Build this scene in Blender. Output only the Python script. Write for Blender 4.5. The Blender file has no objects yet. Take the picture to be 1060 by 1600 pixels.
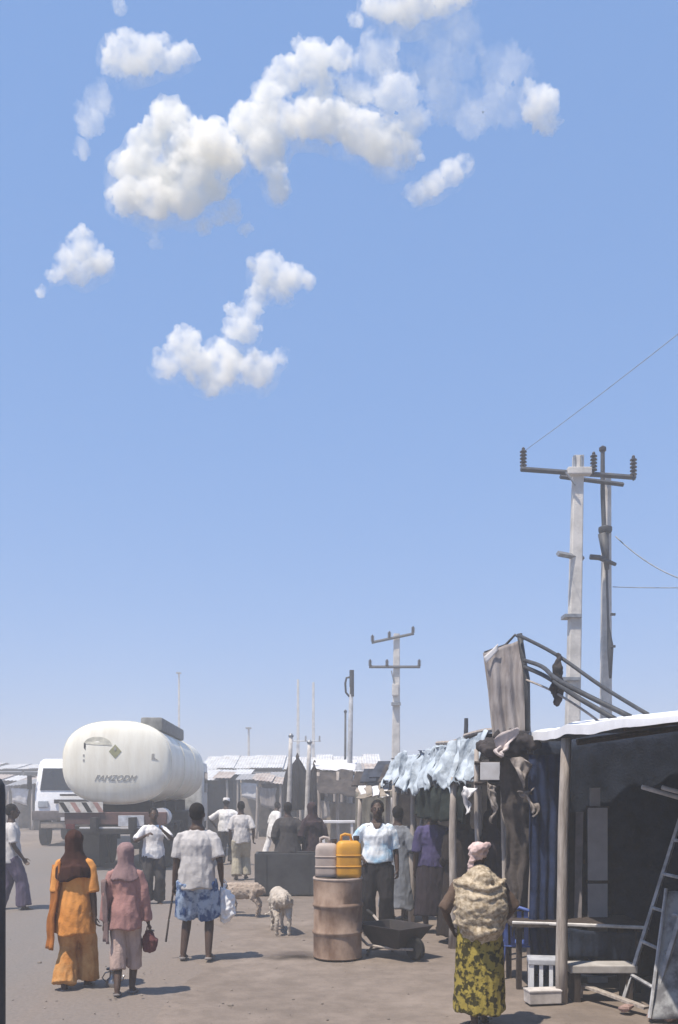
import bpy, bmesh, math, random
import numpy as np
from mathutils import Vector, Matrix, noise, Quaternion

# ------------------------------------------------------------------ camera, sky, sun, exposure
scene = bpy.context.scene
col = scene.collection
FPX, HORIZ, CAMH = 1400.0, 1240.0, 1.9          # focal length in photo pixels, horizon row, lens height (m)

cam_data = bpy.data.cameras.new('camera')
cam_data.sensor_fit = 'VERTICAL'
cam_data.sensor_height = 24.0
cam_data.lens = 24.0 * FPX / 1600.0
cam_data.shift_y = (HORIZ - 800.0) / 1600.0
cam_data.clip_start = 0.05
cam_data.clip_end = 20000.0
cam = bpy.data.objects.new('camera', cam_data)
cam.location = (0, 0, CAMH)
cam.rotation_euler = (math.radians(90), 0, 0)
col.objects.link(cam)
scene.camera = cam

SUN_EL = math.radians(66)
SUN_TO = Vector((-0.74 * math.cos(SUN_EL), -0.67 * math.cos(SUN_EL), math.sin(SUN_EL))).normalized()

world = bpy.data.worlds.new('World')
scene.world = world
world.use_nodes = True
wn = world.node_tree.nodes
wl = world.node_tree.links
bg = wn['Background']
sky = wn.new('ShaderNodeTexSky')
sky.sky_type = 'NISHITA'
sky.sun_disc = False
sky.sun_elevation = SUN_EL
sky.sun_rotation = math.atan2(SUN_TO.x, SUN_TO.y)
sky.altitude = 0
sky.air_density = 1.0
sky.dust_density = 0.0
sky.ozone_density = 6.0
gm = wn.new('ShaderNodeGamma')                       # one even colour grade of the whole sky: dusty, milky air
gm.inputs[1].default_value = 0.27
tint = wn.new('ShaderNodeMix'); tint.data_type = 'RGBA'; tint.blend_type = 'MULTIPLY'
tint.inputs[0].default_value = 1.0
tint.inputs['B'].default_value = (1.33, 2.08, 3.42, 1)
wl.new(sky.outputs[0], gm.inputs[0])
wl.new(gm.outputs[0], tint.inputs['A'])
wl.new(tint.outputs['Result'], bg.inputs[0])
bg.inputs[1].default_value = 0.124

sun_data = bpy.data.lights.new('sun', 'SUN')
sun_data.energy = 5.0
sun_data.angle = math.radians(0.6)
sun_data.color = (1.0, 0.91, 0.79)
sun = bpy.data.objects.new('sun', sun_data)
sun.rotation_euler = SUN_TO.to_track_quat('Z', 'Y').to_euler()
col.objects.link(sun)

vs = scene.view_settings
vs.view_transform = 'Standard'
vs.look = 'None'
vs.exposure = 0.38
vs.gamma = 1.0
vs.use_curve_mapping = False
cy = scene.cycles
scene.render.filter_size = 2.0
cy.use_denoising = True
cy.max_bounces = 24
cy.diffuse_bounces = 4
cy.glossy_bounces = 3
cy.volume_bounces = 20
cy.transparent_max_bounces = 12
cy.sample_clamp_indirect = 8.0

rnd = random.Random(7)

# ------------------------------------------------------------------ placing helpers
def at(px, py, d):
    """point on the line of sight of a photo pixel, at depth d metres"""
    return Vector(((px - 530.0) / FPX * d, d, CAMH + (HORIZ - py) / FPX * d))

def ground_at(px, py):
    d = FPX * CAMH / (py - HORIZ)
    return Vector(((px - 530.0) / FPX * d, d, 0.0))

# ------------------------------------------------------------------ materials
MATS = {}
def mat(name, color, rough=0.85, var=0.18, scale=6.0, bump=0.0, bscale=60.0, metal=0.0, color2=None,
        contrast=(0.35, 0.65), spec=0.3, detail=5.0, stretch=None, trans=0.0):
    """procedural material: base colour broken up by two noises, fine bump"""
    if name in MATS:
        return MATS[name]
    m = bpy.data.materials.new(name)
    m.use_nodes = True
    n, l = m.node_tree.nodes, m.node_tree.links
    b = n['Principled BSDF']
    tc = n.new('ShaderNodeTexCoord')
    src = tc.outputs['Object']
    if stretch:
        mp = n.new('ShaderNodeMapping')
        mp.inputs['Scale'].default_value = stretch
        l.new(src, mp.inputs[0]); src = mp.outputs[0]
    nz = n.new('ShaderNodeTexNoise')
    nz.inputs['Scale'].default_value = scale
    nz.inputs['Detail'].default_value = detail
    nz.inputs['Roughness'].default_value = 0.62
    l.new(src, nz.inputs['Vector'])
    rp = n.new('ShaderNodeValToRGB')
    c = color
    c2 = color2 if color2 else tuple(x * (1 - var * 1.6) for x in c)
    c1 = c if color2 else tuple(min(1, x * (1 + var)) for x in c)
    rp.color_ramp.elements[0].position = contrast[0]
    rp.color_ramp.elements[1].position = contrast[1]
    rp.color_ramp.elements[0].color = (*c2, 1)
    rp.color_ramp.elements[1].color = (*c1, 1)
    l.new(nz.outputs['Fac'], rp.inputs[0])
    l.new(rp.outputs[0], b.inputs['Base Color'])
    b.inputs['Roughness'].default_value = rough
    b.inputs['Metallic'].default_value = metal
    b.inputs['Specular IOR Level'].default_value = spec
    if bump > 0:
        n2 = n.new('ShaderNodeTexNoise')
        n2.inputs['Scale'].default_value = bscale
        n2.inputs['Detail'].default_value = 4
        l.new(src, n2.inputs['Vector'])
        bp = n.new('ShaderNodeBump')
        bp.inputs['Strength'].default_value = bump
        bp.inputs['Distance'].default_value = 0.02
        l.new(n2.outputs['Fac'], bp.inputs['Height'])
        l.new(bp.outputs[0], b.inputs['Normal'])
    MATS[name] = m
    return m

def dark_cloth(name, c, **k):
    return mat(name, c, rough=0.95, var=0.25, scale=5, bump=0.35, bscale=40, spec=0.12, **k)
cloth = dark_cloth

SKIN = mat('dark skin', (0.065, 0.036, 0.024), rough=0.55, var=0.15, scale=9, spec=0.4)
HAIR = mat('black hair', (0.012, 0.010, 0.010), rough=0.9, bump=0.6, bscale=160)
EYE = mat('eye white', (0.55, 0.52, 0.48), rough=0.35, var=0.05)
PUPIL = mat('pupil', (0.01, 0.008, 0.006), rough=0.2, var=0.05)

# ------------------------------------------------------------------ object helpers
def tag(o, label=None, cat=None, group=None, kind=None):
    if label: o['label'] = label
    if cat: o['category'] = cat
    if group: o['group'] = group
    if kind: o['kind'] = kind
    return o

def empty(name, loc, label, cat, rz=0.0, group=None):
    o = bpy.data.objects.new(name, None)
    o.empty_display_size = 0.2
    o.location = loc
    o.rotation_euler = (0, 0, rz)
    col.objects.link(o)
    return tag(o, label, cat, group)

def world_loc(o):
    v = Vector((0, 0, 0))
    while o is not None:
        v += o.location
        o = o.parent
    return v

class MB:
    """collects shapes into one mesh"""
    def __init__(self):
        self.v, self.f = [], []
    def add(self, vs_, fs_):
        k = len(self.v)
        self.v.extend(Vector(p) for p in vs_)
        self.f.extend(tuple(i + k for i in q) for q in fs_)
        return self
    def box(self, c, s, rot=None, taper=1.0):
        c = Vector(c); hx, hy, hz = s[0] / 2, s[1] / 2, s[2] / 2
        ps = []
        for z, t in ((-hz, 1.0), (hz, taper)):
            for x, y in ((-hx, -hy), (hx, -hy), (hx, hy), (-hx, hy)):
                p = Vector((x * t, y * t, z))
                if rot is not None: p = rot @ p
                ps.append(c + p)
        return self.add(ps, [(3, 2, 1, 0), (4, 5, 6, 7), (0, 1, 5, 4), (1, 2, 6, 5), (2, 3, 7, 6), (3, 0, 4, 7)])
    def rings(self, rings, cap=True, closed=False):
        """rings: list of equal-length loops of points"""
        n = len(rings[0]); ps = []; fs = []
        for r in rings: ps.extend(r)
        m = len(rings)
        for i in range(m - 1 if not closed else m):
            a, b = i * n, ((i + 1) % m) * n
            for j in range(n):
                k = (j + 1) % n
                fs.append((a + j, a + k, b + k, b + j))
        if cap and not closed:
            fs.append(tuple(reversed(range(n))))
            fs.append(tuple(range((m - 1) * n, m * n)))
        return self.add(ps, fs)
    def tube(self, pts, rad, n=8, ends=False, hint=(0.123, 1.0, 0.06)):
        """swept tube; rad is one number, a list, or a list of (side, front) pairs"""
        pts = [Vector(p) for p in pts]
        if not isinstance(rad, (list, tuple)): rad = [rad] * len(pts)
        rad = [(r, r) if not isinstance(r, (tuple, list)) else r for r in rad]
        if ends:                                   # rounded ends
            a, b = pts[0], pts[-1]
            da = (pts[0] - pts[1]).normalized(); db = (pts[-1] - pts[-2]).normalized()
            ra, rb = min(rad[0]), min(rad[-1])
            pre, post, rpre, rpost = [], [], [], []
            for t in (0.98, 0.75, 0.4):
                q = math.sqrt(1 - t * t)
                pre.append(a + da * ra * t); rpre.append((rad[0][0] * q, rad[0][1] * q))
                post.insert(0, b + db * rb * t); rpost.insert(0, (rad[-1][0] * q, rad[-1][1] * q))
            pts = pre + pts + post; rad = rpre + rad + rpost
        rs = []
        h = Vector(hint).normalized()
        for i, p in enumerate(pts):
            if i == 0: t = pts[1] - p
            elif i == len(pts) - 1: t = p - pts[i - 1]
            else: t = (pts[i + 1] - p).normalized() + (p - pts[i - 1]).normalized()
            t.normalize()
            side = h.cross(t)
            if side.length < 1e-3: side = Vector((1, 0, 0)).cross(t)
            side.normalize()
            fr = t.cross(side).normalized()
            rs.append([p + side * (rad[i][0] * math.cos(2 * math.pi * j / n)) + fr * (rad[i][1] * math.sin(2 * math.pi * j / n)) for j in range(n)])
        return self.rings(rs)
    def ball(self, c, r, n=10, m=7, rot=None):
        c = Vector(c)
        if not isinstance(r, (tuple, list)): r = (r, r, r)
        rs = []
        for i in range(m + 1):
            a = math.pi * (0.04 + 0.92 * i / m)
            loop = []
            for j in range(n):
                b = 2 * math.pi * j / n
                p = Vector((r[0] * math.sin(a) * math.cos(b), r[1] * math.sin(a) * math.sin(b), -r[2] * math.cos(a)))
                loop.append(c + (rot @ p if rot is not None else p))
            rs.append(loop)
        return self.rings(rs)
    def lathe(self, c, prof, n=24, axis=None, cap=True):
        c = Vector(c)
        rs = []
        for r, z in prof:
            loop = []
            for j in range(n):
                b = 2 * math.pi * j / n
                p = Vector((r * math.cos(b), r * math.sin(b), z))
                loop.append(c + (axis @ p if axis is not None else p))
            rs.append(loop)
        return self.rings(rs, cap=cap)
    def sheet(self, f, nu, nv, thick):
        """f(u,v)->point; a sheet with real thickness"""
        top = [[Vector(f(i / nu, j / nv)) for j in range(nv + 1)] for i in range(nu + 1)]
        nrm = []
        for i in range(nu + 1):
            row = []
            for j in range(nv + 1):
                du = top[min(i + 1, nu)][j] - top[max(i - 1, 0)][j]
                dv = top[i][min(j + 1, nv)] - top[i][max(j - 1, 0)]
                q = du.cross(dv)
                row.append(q.normalized() if q.length > 1e-9 else Vector((0, 0, 1)))
            nrm.append(row)
        ps = [p for r in top for p in r]
        N = len(ps)
        ps += [top[i][j] - nrm[i][j] * thick for i in range(nu + 1) for j in range(nv + 1)]
        fs = []
        w = nv + 1
        for i in range(nu):
            for j in range(nv):
                a = i * w + j
                fs.append((a, a + w, a + w + 1, a + 1))
                fs.append((N + a, N + a + 1, N + a + w + 1, N + a + w))
        for i in range(nu):
            a = i * w; fs.append((a, N + a, N + a + w, a + w))
            a = i * w + nv; fs.append((a, a + w, N + a + w, N + a))
        for j in range(nv):
            a = j; fs.append((a, a + 1, N + a + 1, N + a))
            a = nu * w + j; fs.append((a, N + a, N + a + 1, a + 1))
        return self.add(ps, fs)
    def jitter(self, amp, freq, seed=0.0):
        o = Vector((seed, seed * 1.7, -seed))
        for i, p in enumerate(self.v):
            self.v[i] = p + noise.noise_vector(p * freq + o) * amp
        return self
    def mesh(self, name):
        me = bpy.data.meshes.new(name)
        me.from_pydata([tuple(p) for p in self.v], [], self.f)
        me.update()
        return me
    def build(self, name, m, parent=None, smooth=False, world=False, origin=None, bevel=0.0, label=None):
        if world and parent is not None:
            off = world_loc(parent)
            self.v = [p - off for p in self.v]
        o = None
        if parent is None and origin is None:
            xs = [p.x for p in self.v]; ys = [p.y for p in self.v]; zs = [p.z for p in self.v]
            origin = Vector(((min(xs) + max(xs)) / 2, (min(ys) + max(ys)) / 2, min(zs)))
        if origin is not None:
            origin = Vector(origin)
            self.v = [p - origin for p in self.v]
        me = self.mesh(name)
        bm = bmesh.new(); bm.from_mesh(me)
        bmesh.ops.recalc_face_normals(bm, faces=bm.faces)
        if bevel > 0:
            bmesh.ops.bevel(bm, geom=[e for e in bm.edges if len(e.link_faces) == 2 and e.calc_face_angle(0) > 0.6], offset=bevel, segments=2, affect='EDGES', profile=0.6)
        bm.to_mesh(me); bm.free()
        if smooth:
            me.polygons.foreach_set('use_smooth', [True] * len(me.polygons))
            if smooth == 'auto':
                me.set_sharp_from_angle(angle=math.radians(40))
        me.materials.append(m)
        o = bpy.data.objects.new(name, me)
        if origin is not None: o.location = origin
        if parent is not None: o.parent = parent
        col.objects.link(o)
        if label: o['label'] = label
        return o

def push(me, f):
    """move every vertex along its normal by f(co)"""
    n = len(me.vertices)
    co = np.empty(n * 3, np.float32); nr = np.empty(n * 3, np.float32)
    me.vertices.foreach_get('co', co); me.vertex_normals.foreach_get('vector', nr)
    co = co.reshape(-1, 3); nr = nr.reshape(-1, 3)
    h = np.array([f(Vector(p)) for p in co.tolist()], np.float32)
    me.vertices.foreach_set('co', (co + nr * h[:, None]).ravel())
    me.update()

def remesh(mb, voxel, smooth=6, wrinkle=0.0, wfreq=(7, 7, 3.0), seed=0.0, fine=0.0):
    """one continuous surface out of overlapping closed shapes"""
    me = mb.mesh('tmp')
    o = bpy.data.objects.new('tmp', me)
    col.objects.link(o)
    r = o.modifiers.new('r', 'REMESH'); r.mode = 'VOXEL'; r.voxel_size = voxel
    if smooth:
        s = o.modifiers.new('s', 'SMOOTH'); s.factor = 0.5; s.iterations = smooth
    dg = bpy.context.evaluated_depsgraph_get()
    out = bpy.data.meshes.new_from_object(o.evaluated_get(dg))
    bpy.data.objects.remove(o); bpy.data.meshes.remove(me)
    if wrinkle > 0 or fine > 0:
        off = Vector((seed * 3.1, seed * 1.3, seed))
        w = Vector(wfreq)
        def bump(p):
            q = Vector((p.x * w.x, p.y * w.y, p.z * w.z)) + off
            a = 1.0 - abs(noise.noise(q)) * 2.0                 # ridged folds
            b = noise.noise(q * 2.7)
            return wrinkle * (a * 0.7 + b * 0.5 - 0.3) + (fine * noise.noise(p * 40 + off) if fine else 0)
        push(out, bump)
        out.update()
    out.polygons.foreach_set('use_smooth', [True] * len(out.polygons))
    return out

def link_mesh(name, me, m, parent, loc=None):
    me.name = name
    me.materials.clear(); me.materials.append(m)
    o = bpy.data.objects.new(name, me)
    o.parent = parent
    if loc is not None: o.location = loc
    col.objects.link(o)
    return o

def copy_tree(o, parent=None):
    c = o.copy(); col.objects.link(c); c.parent = parent
    for ch in list(o.children): copy_tree(ch, c)
    return c

def fbm(p, o=3):
    return noise.fractal(p, 1.0, 2.0, o, noise_basis='PERLIN_ORIGINAL')

# ------------------------------------------------------------------ ground, road, air, clouds
def ground_material():
    m = bpy.data.materials.new('dusty sand')
    m.use_nodes = True
    n, l = m.node_tree.nodes, m.node_tree.links
    b = n['Principled BSDF']
    tc = n.new('ShaderNodeTexCoord')
    def nz(scale, detail=6, rough=0.6):
        q = n.new('ShaderNodeTexNoise'); q.inputs['Scale'].default_value = scale
        q.inputs['Detail'].default_value = detail; q.inputs['Roughness'].default_value = rough
        l.new(tc.outputs['Object'], q.inputs['Vector']); return q.outputs['Fac']
    r1 = n.new('ShaderNodeValToRGB')
    e = r1.color_ramp.elements
    e[0].position, e[1].position = 0.32, 0.70
    e[0].color = (0.180, 0.147, 0.123, 1); e[1].color = (0.268, 0.223, 0.191, 1)
    l.new(nz(0.35), r1.inputs[0])
    r2 = n.new('ShaderNodeValToRGB')
    e = r2.color_ramp.elements
    e[0].position, e[1].position = 0.40, 0.62
    e[0].color = (0.72, 0.71, 0.70, 1); e[1].color = (1.04, 1.03, 1.02, 1)
    l.new(nz(3.2, 9, 0.72), r2.inputs[0])
    mx = n.new('ShaderNodeMix'); mx.data_type = 'RGBA'; mx.blend_type = 'MULTIPLY'
    mx.inputs[0].default_value = 0.75
    l.new(r1.outputs[0], mx.inputs['A']); l.new(r2.outputs[0], mx.inputs['B'])
    r3 = n.new('ShaderNodeValToRGB')                  # dark grit and litter specks
    e = r3.color_ramp.elements
    e[0].position, e[1].position = 0.27, 0.33
    e[0].color = (0.55, 0.53, 0.52, 1); e[1].color = (1, 1, 1, 1)
    l.new(nz(38, 3, 0.5), r3.inputs[0])
    m2 = n.new('ShaderNodeMix'); m2.data_type = 'RGBA'; m2.blend_type = 'MULTIPLY'
    m2.inputs[0].default_value = 1.0
    l.new(mx.outputs['Result'], m2.inputs['A']); l.new(r3.outputs[0], m2.inputs['B'])
    l.new(m2.outputs['Result'], b.inputs['Base Color'])
    b.inputs['Roughness'].default_value = 0.95
    b.inputs['Specular IOR Level'].default_value = 0.15
    bp = n.new('ShaderNodeBump'); bp.inputs['Strength'].default_value = 0.5; bp.inputs['Distance'].default_value = 0.03
    l.new(nz(7, 10, 0.7), bp.inputs['Height']); l.new(bp.outputs[0], b.inputs['Normal'])
    return m, m2, b

SAND, _mx, _b = ground_material()

def gheight(x, y):
    p = Vector((x, y, 0))
    return 0.020 * noise.noise(p * 0.5) + 0.012 * noise.noise(p * 1.7 + Vector((9, 2, 0))) - 0.02

mb = MB()
# fine uneven sheet near the camera, stretching out to the horizon
xs = [-2600, -900, -300, -120, -60] + [-30 + 0.5 * i for i in range(101)] + [40, 80, 200, 700, 2600]
ys = [-400, -60, -15] + [0.0 + 0.4 * i for i in range(80)] + [34, 38, 44, 52, 65, 90, 140, 260, 600, 1400, 2600]
W = len(ys)
for x in xs:
    for y in ys:
        near = -31 < x < 21 and -1 < y < 33
        mb.v.append(Vector((x, y, gheight(x, y) if near else -0.02)))
for i in range(len(xs) - 1):
    for j in range(W - 1):
        a = i * W + j
        mb.f.append((a, a + W, a + W + 1, a + 1))
tag(mb.build('ground', SAND, smooth=True, origin=(0, 0, 0)), kind='structure')

# worn tarmac road under dust, left of the stalls
def road_material():
    m = bpy.data.materials.new('dusty tarmac')
    m.use_nodes = True
    n, l = m.node_tree.nodes, m.node_tree.links
    b = n['Principled BSDF']
    tc = n.new('ShaderNodeTexCoord')
    nz = n.new('ShaderNodeTexNoise'); nz.inputs['Scale'].default_value = 0.55; nz.inputs['Detail'].default_value = 8
    nz.inputs['Roughness'].default_value = 0.68
    mp = n.new('ShaderNodeMapping'); mp.inputs['Scale'].default_value = (2.4, 0.16, 1)
    l.new(tc.outputs['Object'], mp.inputs[0]); l.new(mp.outputs[0], nz.inputs['Vector'])
    at_ = n.new('ShaderNodeAttribute'); at_.attribute_name = 'dust'
    ad = n.new('ShaderNodeMath'); ad.operation = 'ADD'
    l.new(nz.outputs['Fac'], ad.inputs[0]); l.new(at_.outputs['Fac'], ad.inputs[1])
    rp = n.new('ShaderNodeValToRGB')
    e = rp.color_ramp.elements
    e[0].position, e[1].position = 0.38, 0.95
    e[0].color = (0.186, 0.168, 0.156, 1); e[1].color = (0.215, 0.178, 0.152, 1)
    l.new(ad.outputs[0], rp.inputs[0])
    n3 = n.new('ShaderNodeTexNoise'); n3.inputs['Scale'].default_value = 30; n3.inputs['Detail'].default_value = 6
    l.new(tc.outputs['Object'], n3.inputs['Vector'])
    r3 = n.new('ShaderNodeValToRGB'); r3.color_ramp.elements[0].position = 0.3; r3.color_ramp.elements[1].position = 0.7
    r3.color_ramp.elements[0].color = (0.82, 0.82, 0.82, 1)
    l.new(n3.outputs['Fac'], r3.inputs[0])
    mx = n.new('ShaderNodeMix'); mx.data_type = 'RGBA'; mx.blend_type = 'MULTIPLY'; mx.inputs[0].default_value = 1
    l.new(rp.outputs[0], mx.inputs['A']); l.new(r3.outputs[0], mx.inputs['B'])
    l.new(mx.outputs['Result'], b.inputs['Base Color'])
    b.inputs['Roughness'].default_value = 0.9
    b.inputs['Specular IOR Level'].default_value = 0.2
    bp = n.new('ShaderNodeBump'); bp.inputs['Strength'].default_value = 0.25; bp.inputs['Distance'].default_value = 0.02
    l.new(n3.outputs['Fac'], bp.inputs['Height']); l.new(bp.outputs[0], b.inputs['Normal'])
    return m

mb = MB()
NU, NV = 26, 60
dust = []
for j in range(NV + 1):
    y = -2 + 62 * j / NV
    for i in range(NU + 1):
        u = i / NU
        ragl = 0.5 * noise.noise(Vector((0.3 * y, 3.1, 0))) + 0.2 * noise.noise(Vector((1.4 * y, 7.7, 0)))
        ragr = 0.5 * noise.noise(Vector((0.3 * y, 13.1, 0))) + 0.2 * noise.noise(Vector((1.4 * y, 17.7, 0)))
        x0, x1 = -10.5 + ragl - 0.05 * y, -0.55 + ragr - 0.05 * y
        x = x0 + (x1 - x0) * u
        edge = min(u, 1 - u)
        mb.v.append(Vector((x, y, 0.075 * min(1, edge * 8) - 0.055 + 0.012 * max(0, 1 - abs(u - 0.5) * 2))))
        dust.append(max(0.0, 1.0 - edge / 0.22) * 0.75)
for j in range(NV):
    for i in range(NU):
        a = j * (NU + 1) + i
        mb.f.append((a, a + 1, a + NU + 2, a + NU + 1))
road = mb.build('road', road_material(), smooth=True, origin=(0, 0, 0))
tag(road, kind='structure')
at_ = road.data.attributes.new('dust', 'FLOAT', 'POINT')
at_.data.foreach_set('value', dust)

# dust in the air
def volume_mat(name, dens, color, aniso=0.0, wisp=0.0, lo=0.40, hi=0.68, mul=2.6, step=0.6):
    m = bpy.data.materials.new(name)
    m.use_nodes = True
    n, l = m.node_tree.nodes, m.node_tree.links
    n.remove(n['Principled BSDF'])
    v = n.new('ShaderNodeVolumePrincipled')
    v.inputs['Color'].default_value = (*color, 1)
    v.inputs['Density'].default_value = dens
    v.inputs['Anisotropy'].default_value = aniso
    l.new(v.outputs[0], n['Material Output'].inputs['Volume'])
    if wisp > 0:                                     # uneven, torn vapour
        tc = n.new('ShaderNodeTexCoord')
        nz = n.new('ShaderNodeTexNoise'); nz.inputs['Scale'].default_value = wisp
        nz.inputs['Detail'].default_value = 5; nz.inputs['Roughness'].default_value = 0.6
        l.new(tc.outputs['Object'], nz.inputs['Vector'])
        mr = n.new('ShaderNodeMapRange')
        mr.inputs['From Min'].default_value = lo; mr.inputs['From Max'].default_value = hi
        mr.inputs['To Min'].default_value = 0.0; mr.inputs['To Max'].default_value = dens * mul
        l.new(nz.outputs['Fac'], mr.inputs['Value']); l.new(mr.outputs[0], v.inputs['Density'])
        m.cycles.volume_step_rate = step
    return m
HAZE_DENS = 0.0075
mb = MB().box((0, 1000, 6.5), (5600, 3400, 16.0))
tag(mb.build('haze', volume_mat('dusty air', HAZE_DENS, (0.76, 0.775, 0.79)), origin=(0, 1000, 0)), kind='stuff')

# clouds: lumpy bodies of even white vapour, soft where they are thin
CD = 1500.0
def cloud(puffs, dens, seed, label, name='cloud', depth=1.0, rough=0.30, group=None, wisp=0.0):
    r_ = random.Random(seed)
    m_ = MB()
    k = CD / FPX
    def add(x, y, r, lvl):
        c = at(x, y, CD + r_.uniform(-0.35, 0.35) * r * k * depth)
        m_.ball(c, (r * k, r * k * 0.9, r * k * 0.92), 14, 9)
        if lvl > 0:
            for q in range(8 if lvl == 2 else 5):
                a = r_.uniform(0, 2 * math.pi)
                rr = r * r_.uniform(0.3, 0.52)
                add(x + math.cos(a) * r * 0.82, y - (math.sin(a) * 0.95 + 0.1) * r * 0.80, rr, lvl - 1)
    for x, y, r in puffs:
        add(x, y, r * 0.84, 2 if r > 17 else 1)
        if wisp == 0:                               # small cauliflower buds on the sunny upper side
            for q in range(int(r * 0.55)):
                a = r_.uniform(-0.25, 3.39); rr = r_.uniform(3.5, 7.0)
                f_ = r_.uniform(0.75, 1.05)
                m_.ball(at(x + math.cos(a) * r * f_, y - math.sin(a) * r * f_ * 0.95, CD - r_.uniform(-0.6, 0.7) * r * k), rr * k, 8, 6)
    rmin = min(p[2] for p in puffs) * k
    o_ = at(sum(p[0] for p in puffs) / len(puffs), sum(p[1] for p in puffs) / len(puffs), CD)
    m_.v = [p - o_ for p in m_.v]
    me = remesh(m_, 3.4, smooth=1)
    def lumps(p):
        n1 = abs(noise.noise(p * 0.030 + Vector((seed, 0, 0))))
        n2 = abs(noise.noise(p * 0.075 + Vector((0, seed, 0))))
        n3 = abs(noise.noise(p * 0.16 + Vector((0, 0, seed))))
        n4 = abs(noise.noise(p * 0.30 + Vector((seed, 0, seed))))
        return rough * 30 * (n1 * 0.9 + n2 * 1.0 + n3 * 0.75 + n4 * 0.35 - 0.55)
    push(me, lumps)
    o = link_mesh(name, me, volume_mat('vapour ' + str(seed), dens * (1.15 if not wisp else 1.25), (1.0, 0.985, 0.945), 0.0, wisp or 0.032, *((0.40, 0.68, 2.6, 0.6) if wisp else (0.37, 0.62, 1.7, 0.35))), None, o_)
    if wisp == 0 and max(p[2] for p in puffs) > 20:      # thin torn fringe, part of the same cloud
        h_ = MB()
        for x, y, r in puffs:
            h_.ball(at(x + r_.uniform(-6, 6), y + r * 0.25, CD), (r * k * 1.35, r * k, r * k * 1.2), 12, 8)
        h_.v = [p - o_ for p in h_.v]
        hm = remesh(h_, 8.0, smooth=2)
        link_mesh('fringe', hm, volume_mat('fringe ' + str(seed), dens * 0.20, (1.0, 0.985, 0.945), 0.0, 0.026, 0.47, 0.72, 2.6, 0.5), o)
    return tag(o, label, 'cloud', group)

cloud([(195, 85, 36), (228, 88, 30), (262, 96, 20), (288, 86, 18), (258, 66, 10), (180, 105, 18)], 0.030, 1,
      'wide white cloud at upper left, above the tall puffy one', rough=0.35)
cloud([(155, 155, 24), (143, 190, 26), (128, 235, 14), (160, 170, 20)], 0.010, 2,
      'thin faded cloud wisp hanging under the upper left cloud', rough=0.4, wisp=0.022)
cloud([(262, 190, 34), (225, 228, 30), (290, 222, 34), (330, 228, 38), (205, 265, 32), (248, 270, 40), (300, 268, 42), (352, 250, 30),
       (200, 308, 30), (240, 312, 34), (290, 310, 36), (332, 292, 26)], 0.045, 3,
      'biggest heaped white cloud with a round crown, left of centre', depth=2)
cloud([(318, 352, 16), (362, 330, 20), (384, 358, 13), (343, 340, 15)], 0.020, 4,
      'small ragged cloud scraps under the biggest heaped cloud', wisp=0.03)
cloud([(395, 195, 36), (412, 232, 34), (442, 190, 34), (482, 185, 34), (520, 192, 36), (560, 205, 38), (600, 225, 40), (632, 240, 26),
       (420, 150, 24), (446, 118, 28), (490, 95, 30), (530, 88, 22), (470, 72, 12), (425, 268, 20), (436, 298, 19), (500, 135, 26)], 0.036, 5,
      'long arching bank of white cloud in the top middle', depth=2)
cloud([(560, 130, 40), (590, 85, 38), (620, 150, 38), (640, 195, 30)], 0.014, 6,
      'pale veil of cloud behind the right end of the arching bank', rough=0.5, wisp=0.016)
cloud([(640, 0, 40), (600, 4, 32), (690, 0, 30), (552, 34, 11), (720, -12, 26)], 0.030, 7,
      'flat-bottomed white cloud cut off by the top edge')
cloud([(842, 165, 32), (855, 190, 20), (830, 150, 20)], 0.024, 8,
      'small hazy round cloud at the right end of the clouds', rough=0.45, wisp=0.02)
cloud([(790, 110, 44), (765, 165, 36), (735, 190, 26), (800, 170, 30)], 0.0045, 9,
      'faint cloud veil beside the bird', rough=0.5, wisp=0.014)
cloud([(690, 110, 46), (720, 60, 42), (660, 70, 40), (700, 160, 36)], 0.0040, 15,
      'very faint veil of cloud between the arching bank and the bird', rough=0.5, wisp=0.013)
cloud([(650, 306, 18), (676, 290, 21), (704, 272, 22), (726, 257, 16)], 0.026, 10,
      'short slanting white cloud below the right end of the bank')
cloud([(130, 388, 28), (105, 408, 20), (155, 412, 22), (125, 430, 20), (85, 432, 12), (66, 457, 8)], 0.034, 11,
      'lone small puffy cloud near the left edge')
cloud([(420, 420, 27), (448, 436, 26), (480, 438, 13), (440, 462, 16), (408, 462, 20), (392, 485, 18), (365, 490, 14), (380, 514, 26), (340, 550, 20), (290, 540, 27),
       (262, 568, 24), (310, 574, 30), (350, 574, 32), (400, 580, 30), (440, 560, 14), (330, 608, 14)], 0.036, 12,
      'lowest white cloud, a ragged diagonal heap')
cloud([(244, 378, 10), (236, 372, 6)], 0.012, 14, 'single faint cloud scrap below the biggest heaped cloud')
cloud([(187, 6, 10), (190, 18, 7)], 0.02, 13, 'tiny cloud wisp cut off at the top left')

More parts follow.
